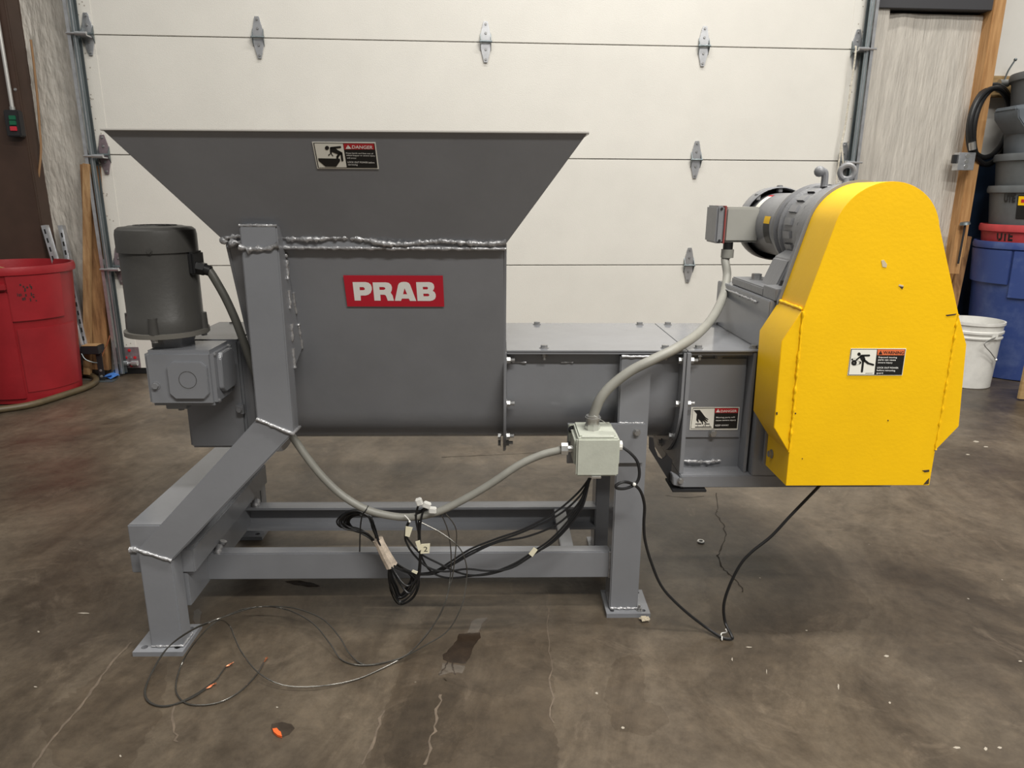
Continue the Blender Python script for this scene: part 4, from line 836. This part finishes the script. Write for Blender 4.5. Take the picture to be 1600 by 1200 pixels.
# ================================================================== BITS ON THE FLOOR
MB().torus(G.pz(1095, 846, 0.003), (0, 0, 1), 0.009, 0.0032, 18, 6).build('steel_washer', fitm, None, G, 'bright steel washer on the floor below the discharge box', 'washer')
b = MB(); c0 = G.pz(440, 1146, 0.0)
P = [G.pz(x, y, 0.0) for x, y in [(426, 1142), (433, 1141), (436, 1145), (439, 1147), (441, 1154), (434, 1152), (428, 1147)]]
b.prism([(p.x, p.y) for p in P], 'z', 0.0008, 0.006).build('plastic_scrap', orange, None, G, 'bright orange scrap of plastic on the floor in front', 'scrap')
b = MB(); c0 = M.pz(1007, 968, 0.006)
for k in range(7): b.tube([c0+Vector((rnd.uniform(-.012, .012), rnd.uniform(-.008, .008), rnd.uniform(0, .004))) for _ in range(4)], 0.0024, 6)
b.build('string_knot', mat('dirty_string', (0.55, 0.48, 0.36), 0.8), None, M, 'knot of dirty white string beside the right foot plate', 'string')

# ================================================================== LEFT SIDE OF THE ROOM
colm = root('steel_column', (-2.80, -0.05, 0), W, 'brown painted steel column left of the door', 'column')
cx1 = W.py(30, 150, -0.12).x
bx('front_flange', brown, colm, cx1-0.36, cx1, -0.12, -0.10, 0, 3.2, bevel=0.003)
bx('web', brown, colm, cx1-0.19, cx1-0.17, -0.10, 0.01, 0, 3.2, bevel=0.001)
bx('side_plate', brown, colm, cx1-0.012, cx1, -0.10, 0.01, 0, 3.2, bevel=0.001)
bx('rear_flange', brown, colm, cx1-0.36, cx1, 0.01, 0.03, 0, 3.2, bevel=0.003)
bolt(colm, W.py(24, 140, -0.12), (0, -1, 0), 0.006, 0.004)
cs = root('control_station', W.py(22, 215, -0.12), W, 'black push-button station on the brown column', 'switch')
q0 = W.py(11, 172, -0.15); q1 = W.py(33, 215, -0.15)
hx0, hx1 = W.py(14, 190, -0.15).x, W.py(32, 190, -0.15).x
z1_, z0_ = W.py(20, 172, -0.15).z, W.py(24, 214, -0.15).z
bx('housing', blackmetal, cs, hx0-0.012, hx1+0.004, -0.17, -0.12, z0_, z1_, bevel=0.006)
for (yy, m_) in ((184, green_b), (192, green_b), (201, red_b)):
    c0 = W.py(20+(yy-184)*0.12, yy, -0.17); bx('button', m_, cs, c0.x-0.018, c0.x+0.016, -0.178, -0.169, c0.z-0.012, c0.z+0.011, bevel=0.002)
ptop = W.py(-4, 0, -0.14); pb = W.py(20, 173, -0.14)
MB().cyl((pb.x, -0.14, pb.z-0.005), (pb.x, -0.14, 3.0), 0.010, seg=12).build('conduit_pipe', chrome_pipe, cs)
MB().cyl((pb.x, -0.14, pb.z-0.006), (pb.x, -0.14, pb.z+0.02), 0.014, seg=12).build('conduit_fitting', fitm, cs)
MB().tube([W.py(48, 62, -0.03), W.py(54, 110, -0.03), W.py(59, 160, -0.03), W.py(62, 200, -0.03), W.py(64, 235, -0.04), W.py(61, 270, -0.05), W.py(59, 286, -0.05)], 0.006, 8).build('hanging_cord', cordtan, None, W, 'thin tan cord hanging along the insulation by the brown column', 'cord')
def lean_box(name, m, p_bot, p_top, w, d, frame, side=None, **k):
    a = Vector(p_bot); b = Vector(p_top); t = (b-a).normalized(); u = Vector(side or (1, 0, 0)); u = (u-t*u.dot(t)).normalized(); n_ = t.cross(u)
    v = [p+u*sx*w/2+n_*sy*d/2 for p in (a, b) for sx, sy in ((-1, -1), (1, -1), (1, 1), (-1, 1))]
    return MB().add(v, [(0, 3, 2, 1), (4, 5, 6, 7), (0, 1, 5, 4), (1, 2, 6, 5), (2, 3, 7, 6), (3, 0, 4, 7)]).build(name, m, k.pop('parent', None), frame, bevel=0.002, **k)
lean_box('wood_post', wood_old, tuple(W.py(159, 577, -0.05)), tuple(W.py(142, 258, -0.012)), 0.10, 0.045, W, label='weathered brown timber plank standing against the left door track', cat='timber')
lean_box('wood_strip', wood_mid, tuple(W.py(137, 585, -0.11)), tuple(W.py(136, 256, -0.075)), 0.038, 0.03, W, label='narrow pale timber strip leaning beside the weathered plank', cat='timber')
def strut(p_bot, p_top, w, label):
    a = Vector(p_bot); b = Vector(p_top); t = (b-a).normalized(); u = Vector((1, 0, 0)); u = (u-t*u.dot(t)).normalized(); n_ = t.cross(u)
    if n_.y > 0: n_ = -n_
    L_ = (b-a).length
    r_ = root('slotted_strut', p_bot, W, label, 'strut', 'slotted steel struts leaning by the red can')
    def slab(name, x0, x1, d0, d1, z0, z1, m):
        v = [a+u*x+n_*d+t*z for z in (z0, z1) for x, d in ((x0, d0), (x1, d0), (x1, d1), (x0, d1))]
        MB().add(v, [(0, 3, 2, 1), (4, 5, 6, 7), (0, 1, 5, 4), (1, 2, 6, 5), (2, 3, 7, 6), (3, 0, 4, 7)]).build(name, m, r_, smooth=False)
    slab('face', -w/2, w/2, 0, 0.003, 0, L_, galv); slab('flange', w/2-0.003, w/2, -0.03, 0, 0, L_, galv); slab('flange', -w/2, -w/2+0.003, -0.03, 0, 0, L_, galv_dark)
    k = 0.03
    while k < L_-0.04: slab('slot', -w*0.16, w*0.16, 0.003, 0.0036, k, k+0.026, dark); k += 0.05
strut(W.py(133, 540, -0.13), W.py(94, 352, -0.04), 0.027, 'slotted steel strut leaning nearest the timber strip')
strut(W.py(126, 549, -0.17), W.py(68, 352, -0.135), 0.027, 'slotted steel strut leaning just behind the red can rim')
lean_box('steel_strip', fitm, W.py(123, 580, -0.22), W.py(100, 470, -0.17), 0.018, 0.006, W, label='bright narrow metal strip leaning low behind the red can', cat='strip')
se = root('safety_sensor', W.pz(160, 586, 0), W, 'black door sensor on a bracket at the foot of the left track', 'sensor')
c0 = W.py(146, 545, -0.16)
bx('sensor_head', blackmetal, se, c0.x-0.055, c0.x+0.045, -0.20, -0.12, c0.z-0.025, c0.z+0.022, bevel=0.003)
bx('top_plate', cardb, se, c0.x-0.05, c0.x+0.035, -0.195, -0.125, c0.z+0.022, c0.z+0.026)
bx('bracket', blackmetal, se, c0.x+0.012, c0.x+0.045, -0.17, -0.163, 0.0, c0.z-0.02); bx('bracket_foot', galv_dark, se, c0.x+0.012, c0.x+0.10, -0.20, -0.13, 0, 0.005)
for dz in (0.03, 0.065): bolt(se, (c0.x+0.028, -0.17, dz), (0, -1, 0), 0.006, 0.004)
MB().tube([(c0.x+0.03, -0.15, c0.z-0.06), (c0.x+0.05, -0.15, c0.z-0.02), (c0.x+0.075, -0.14, c0.z+0.03), (c0.x+0.083, -0.12, c0.z+0.07)], 0.003, 6).build('sensor_wire', copper, se)
MB().tube([(c0.x-0.05, -0.2, c0.z-0.02), (c0.x-0.03, -0.21, c0.z-0.05), (c0.x+0.0, -0.2, c0.z-0.07), (c0.x+0.02, -0.18, c0.z-0.08)], 0.003, 6).build('sensor_wire', galv_dark, se)
b = MB(); rn2 = random.Random(2)
P0 = [W.pz(x, y, 0.0) for x, y in [(192, 579), (183, 585), (175, 592)]]
for k in range(9):
    c0 = P0[k % 3]+Vector((rn2.uniform(-.03, .03), rn2.uniform(-.03, .03), 0)); a_ = rn2.uniform(0, 3)
    v = [c0+Vector((0.04*math.cos(a_+q)*rn2.uniform(.6, 1.2), 0.035*math.sin(a_+q)*rn2.uniform(.6, 1.2), rn2.uniform(0.002, 0.035))) for q in (0, 1.5, 3.0, 4.4)]
    b.add(v+[p-Vector((0, 0, 0.0015)) for p in v], [(0, 1, 2, 3), (7, 6, 5, 4), (0, 1, 5, 4), (1, 2, 6, 5), (2, 3, 7, 6), (3, 0, 4, 7)])
b.build('tape_wad', tapeb, None, W, 'crumpled blue masking tape on the floor at the door corner', 'tape', smooth=False)
# red can
def can_profile(rt, rb, h, t=0.005):
    return [(0, 0.012), (rb-0.02, 0.012), (rb-0.012, 0.0), (rb, 0.006), (rt-0.008, h-0.05), (rt-0.006, h-0.045), (rt+0.006, h-0.04), (rt+0.009, h-0.02), (rt+0.004, h), (rt-0.008, h), (rt-0.012, h-0.03), (rb-t, 0.02), (0, 0.02)]
def can(name, pos, rt, rb, h, m, label, group=None, handles=()):
    c = root(name, pos, G, label, 'trash can', group)
    MB().lathe(can_profile(rt, rb, h), pos, (0, 0, 1), 56).build('can_body', m, c, ang=40)
    for an in handles:
        t = math.radians(an); k = Vector((math.cos(t), math.sin(t), 0)); q = Vector((-k.y, k.x, 0)); o = Vector(pos)
        def sec(r0, r1, w, z0, z1):
            v = [o+k*r+q*s+Vector((0, 0, z)) for z in (z0, z1) for r, s in ((r0, -w), (r1, -w*0.85), (r1, w*0.85), (r0, w))]
            return MB().add(v, [(0, 3, 2, 1), (4, 5, 6, 7), (0, 1, 5, 4), (1, 2, 6, 5), (2, 3, 7, 6), (3, 0, 4, 7)])
        sec(rt-0.01, rt+0.075, 0.095, h-0.035, h-0.012).build('handle', m, c, bevel=0.006)
        v = [o+k*r+q*s+Vector((0, 0, z)) for s in (-0.095, 0.095) for r, z in ((rt-0.02, h-0.03), (rt+0.07, h-0.03), (rt+0.06, h-0.075), (rt-0.02, h-0.16))]
        MB().add(v, [(0, 1, 2, 3), (7, 6, 5, 4), (0, 4, 5, 1), (1, 5, 6, 2), (2, 6, 7, 3), (3, 7, 4, 0)]).build('handle_bracket', m, c, bevel=0.005)
    return c
RX, RY = -2.665, 3.80
rc = can('trash_can', (RX, RY, 0), 0.285, 0.240, 0.715, redpl, 'red plastic trash can standing at the left by the brown column')
def can_panel(c, pos, m, t0, t1, z0, z1, r0, r1, d, name='raised_panel'):
    n = 10; v = []; f = []
    for i in range(n+1):
        t = math.radians(t0+(t1-t0)*i/n); k = Vector((math.cos(t), math.sin(t), 0))
        for z, r in ((z0, r0), (z1, r1)):
            v += [Vector(pos)+k*(r-0.004)+Vector((0, 0, z)), Vector(pos)+k*(r+d)+Vector((0, 0, z))]
    for i in range(n):
        a = 4*i; b = 4*(i+1)
        f += [[a+1, b+1, b+3, a+3], [a, a+2, b+2, b], [a, b, b+1, a+1], [a+2, a+3, b+3, b+2]]
    f += [[0, 1, 3, 2], [4*n, 4*n+2, 4*n+3, 4*n+1]]
    return MB().add(v, f).build(name, m, c, bevel=0.003)
rr_ = lambda z: 0.240+(0.277-0.240)*(z/0.665)
can_panel(rc, (RX, RY, 0), redpl, -62, -8, 0.44, 0.672, rr_(0.44), rr_(0.672), 0.010)
can_panel(rc, (RX, RY, 0), redpl, -60, 10, 0.06, 0.40, rr_(0.06), rr_(0.40), 0.004)
can_panel(rc, (RX, RY, 0), redpl, -110, -62, 0.605, 0.635, rr_(0.60), rr_(0.63), 0.028, 'handle')
can_panel(rc, (RX, RY, 0), redpl, -112, -62, 0.03, 0.59, rr_(0.03), rr_(0.59), 0.010)
scuffm = mat('scuff', (0.03, 0.012, 0.01), 0.7); rs = random.Random(9)
for k in range(22):
    u_ = rs.random(); t_ = -52+14*u_+rs.uniform(-2, 2); z_ = (0.625 if k % 3 == 0 else 0.575)+rs.uniform(-0.02, 0.02)-0.02*u_
    can_panel(rc, (RX, RY, 0), scuffm, t_-rs.uniform(0.3, 1.1), t_+rs.uniform(0.3, 1.0), z_-rs.uniform(0.002, 0.010), z_+rs.uniform(0.002, 0.010), rr_(z_)+0.0096, rr_(z_)+0.0098, 0.0012, 'scuff_mark')
lean_box('cardboard_sheet', cardb, (RX-0.05, RY-0.10, 0.35), (RX+0.12, RY-0.17, 0.70), 0.30, 0.006, G, side=(1, 0.4, 0), label='torn cardboard sheet inside the red trash can', cat='cardboard')
hp = [G.pz(x, y, 0.017) for x, y in [(-60, 648), (0, 640), (50, 632), (100, 617), (135, 605), (150, 595), (143, 587), (125, 584), (105, 585), (60, 578), (0, 575)]]
MB().tube(hp, 0.0175, 12, n=8).build('floor_hose', hosem, None, G, 'olive brown hose lying on the floor around the red can', 'hose')
lean_box('floor_strip', fitm, W.pz(85, 591, 0.003), W.pz(172, 594, 0.003), 0.012, 0.006, W, side=(0, 1, 0), label='pale flat strip on the floor by the blue tape', cat='strip')

# ================================================================== RIGHT SIDE OF THE ROOM
SX, SY = 3.185, 4.38
stack = [(0.0, 0.823, bluepl, 'blue trash can at the bottom of the nested stack', (), 0.318), (0.922-0.80, 0.80, redpl2, 'faded red trash can nested in the blue one', (), 0.305), (1.146-0.80, 0.80, greypl, 'grey trash can with yellow label nested in the red one', (), 0.300),
         (1.327-0.80, 0.80, greypl, 'plain grey trash can fourth from the floor in the stack', (), 0.300), (1.593-0.80, 0.80, greypl2, 'bluish grey trash can with side handle, second from the top', (185,), 0.300), (1.775-0.80, 0.80, greypl, 'topmost grey trash can of the nested stack', (), 0.300)]
cans = []
for i, (z, h, m, lb, hd, rt) in enumerate(stack):
    cans.append(can('trash_can', (SX+0.006*i, SY+0.02, z), rt, 0.262 if i == 0 else 0.2, h, m, lb, 'nested trash cans at the right', hd))
can_panel(cans[0], (SX, SY+0.02, 0), bluepl, 135, 215, 0.575, 0.775, 0.298, 0.310, 0.014, 'upper_skirt'); can_panel(cans[0], (SX, SY+0.02, 0), bluepl, 217, 330, 0.50, 0.775, 0.294, 0.310, 0.014, 'upper_skirt')
def can_text(c, pos, st, m, t0, t1, z0, z1, r0, r1):
    v, f = text_mesh(st, 0.05); P = []
    for a, b_ in v:
        t = math.radians(t0+(t1-t0)*a); r = r0+(r1-r0)*b_+0.002; P.append(Vector(pos)+Vector((r*math.cos(t), r*math.sin(t), z0+(z1-z0)*b_)))
    o = MB().add(P, f)
    for q in o.f:
        aa, cc, dd = o.v[q[0]], o.v[q[1]], o.v[q[2]]
        if (cc-aa).cross(dd-aa).dot(aa-Vector((pos[0], pos[1], aa.z))) < 0: q.reverse()
    return o.build('lettering', m, c, smooth=False, flat=True)
rtp = lambda z: 0.2+(0.295-0.2)*(z/0.75)
for ci, zz, t0, t1, zh in ((1, 0.775, 191, 210, 0.058), (2, 0.765, 190, 204, 0.050)):
    p_ = (SX+0.006*ci, SY+0.02, stack[ci][0]); z0 = zz-zh-0.012
    can_text(cans[ci], p_, 'UTE', decal_k, t0, t1, z0, z0+zh, rtp(z0), rtp(z0+zh))
p_ = (SX+0.012, SY+0.02, stack[2][0])
can_panel(cans[2], p_, decal_k, 206, 246, 0.61, 0.745, rtp(0.61), rtp(0.745), 0.002, 'label_sheet'); can_panel(cans[2], p_, yellow, 207, 246, 0.685, 0.742, rtp(0.685), rtp(0.742), 0.003, 'label_yellow'); can_panel(cans[2], p_, decal_r, 210, 246, 0.70, 0.725, rtp(0.70), rtp(0.725), 0.004, 'label_red')
# bucket
BX, BY = 2.705, 4.11
bk = root('bucket', (BX, BY, 0), G, 'white plastic bucket with wire handle behind the yellow guard', 'bucket')
MB().lathe([(0, 0.011), (0.125, 0.011), (0.128, 0.000), (0.132, 0.004), (0.143, 0.289), (0.150, 0.291), (0.152, 0.300), (0.144, 0.306), (0.145, 0.319), (0.153, 0.322), (0.154, 0.334), (0.146, 0.338), (0.148, 0.369), (0.155, 0.371), (0.155, 0.387), (0.147, 0.387), (0.143, 0.321), (0.127, 0.021), (0, 0.021)], (BX, BY, 0), (0, 0, 1), 48).build('bucket_body', white_pl, bk, ang=40)
t = math.radians(-78); e0 = Vector((BX+0.150*math.cos(t), BY+0.150*math.sin(t), 0.316))
bx('handle_ear', white_pl, bk, e0.x-0.018, e0.x+0.018, e0.y-0.006, e0.y+0.01, 0.296, 0.338, bevel=0.003)
hpt = [(e0.x, e0.y-0.008, 0.312)]+[(p.x, p.y, p.z) for p in [G.py(1538, 537, BY-0.18), G.py(1548, 551, BY-0.17), G.py(1556, 562, BY-0.15)]]
MB().tube(hpt, 0.0032, 8).sphere(hpt[-1], 0.009, 8).build('wire_handle', fitm, bk)
# coiled hose on a board, box on the stud, planks
mb = root('mounting_board', W.py(1560, 150, 0.13), W, 'short plywood board on the white wall above the coiled hose', 'board')
q0, q1 = W.py(1540, 118, 0.10), W.py(1590, 152, 0.10)
bx('board', ply, mb, q0.x, q1.x+0.1, 0.10, 0.138, q1.z, q0.z, bevel=0.002)
kx = W.py(1568, 130, 0.07)
MB().cyl((kx.x-0.03, 0.07, kx.z), (kx.x+0.03, 0.07, kx.z), 0.022, seg=12).cyl((kx.x, 0.07, kx.z), (kx.x, 0.10, kx.z), 0.008, seg=8).build('hose_hook', fitm, mb)
MB().tube([(kx.x, 0.065, kx.z+0.02), (kx.x+0.01, 0.06, kx.z+0.07), (kx.x+0.035, 0.05, kx.z+0.13)], 0.005, 6).sphere((kx.x+0.035, 0.05, kx.z+0.13), 0.01, 8).build('hook_pin', galv_dark, mb)
ch = root('coiled_hose', W.py(1545, 262, 0.07), W, 'black hose coiled on the hook beside the pine stud', 'hose')
for k, (cx, cy, rx, ry) in enumerate(((1547, 195, 33, 62), (1550, 197, 28, 60), (1546, 192, 30, 54))):
    MB().tube([W.py(cx+rx*math.cos(2*PI*i/16)-(8*math.sin(2*PI*i/16)), cy+ry*math.sin(2*PI*i/16), 0.01+0.07*math.cos(2*PI*i/16)-0.022*k) for i in range(16)], 0.0155, 10, n=4, closed=True).build('hose_loop', black, ch)
MB().cyl(W.py(1519, 222, -0.10), W.py(1520, 234, -0.10), 0.019, seg=10).build('hose_coupling', fitm, ch)
eb = root('outlet_box', W.py(1507, 268, -0.05), W, 'galvanised electrical box on the pine stud', 'box')
q0, q1 = W.py(1500, 238, -0.09), W.py(1516, 266, -0.09)
ebb = bx('box_shell', galv, eb, q0.x, q1.x+0.02, -0.09, -0.036, q1.z, q0.z, bevel=0.002)
for k in (0.2, 0.5, 0.8): MB().cyl(((q0.x+q1.x)/2+0.01, -0.0905, q1.z+(q0.z-q1.z)*k), ((q0.x+q1.x)/2+0.01, -0.092, q1.z+(q0.z-q1.z)*k), 0.013, seg=14).build('knockout', fitm, eb)
bx('cable_clamp', blackmetal, eb, q0.x-0.02, q0.x, -0.075, -0.05, q1.z+0.04, q1.z+0.09)
lean_box('leaning_plank', wood_old, W.py(1484, 500, -0.10), W.py(1511, 369, 0.0), 0.055, 0.02, W, label='short brown plank leaning on the navy wall behind the guard', cat='timber')
lean_box('timber_offcut', wood, W.py(1489, 428, -0.12), W.py(1501, 352, -0.10), 0.06, 0.03, W, label='pale timber offcut leaning on the pine stud', cat='timber')
hk = root('hook_rod', W.py(1500, 405, -0.13), W, 'dark steel rod with a flat head beside the timber offcut', 'rod')
MB().tube([W.py(1497, 412, -0.15), W.py(1502, 385, -0.15), W.py(1507, 358, -0.15), W.py(1508, 350, -0.15)], 0.006, 8).build('rod', blackmetal, hk)
MB().cyl(W.py(1508, 351, -0.15), W.py(1508, 347, -0.15), 0.03, 0.026, 14).build('rod_head', galv_dark, hk)
q0 = G.pz(1590, 625, 0)
lean_box('plywood_offcut', ply, (q0.x+0.10, q0.y+0.0, 0.0), (q0.x+0.12, q0.y+0.02, 0.30), 0.20, 0.02, G, label='plywood offcut standing at the right edge in front of the blue can', cat='board')
# rope on the door's right side
rp = root('pull_rope', W.py(1325, 280, -0.06), W, 'braided pull rope tied between the right-hand door hinges', 'rope')
MB().tube([W.py(1337, 72, -0.065), W.py(1337, 82, -0.07), W.py(1332, 120, -0.06), W.py(1326, 160, -0.055), W.py(1320, 200, -0.05), W.py(1315, 224, -0.05), W.py(1312, 245, -0.05), W.py(1308, 275, -0.045), W.py(1305, 300, -0.045), W.py(1302, 330, -0.045)], 0.0055, 7, n=5, jit=0.12).build('rope_strand', ropem, rp)
MB().tube([W.py(1315, 224, -0.052), W.py(1316, 235, -0.055), W.py(1317, 252, -0.065), W.py(1318, 262, -0.05)], 0.005, 7, n=5).build('rope_strand', ropem, rp)
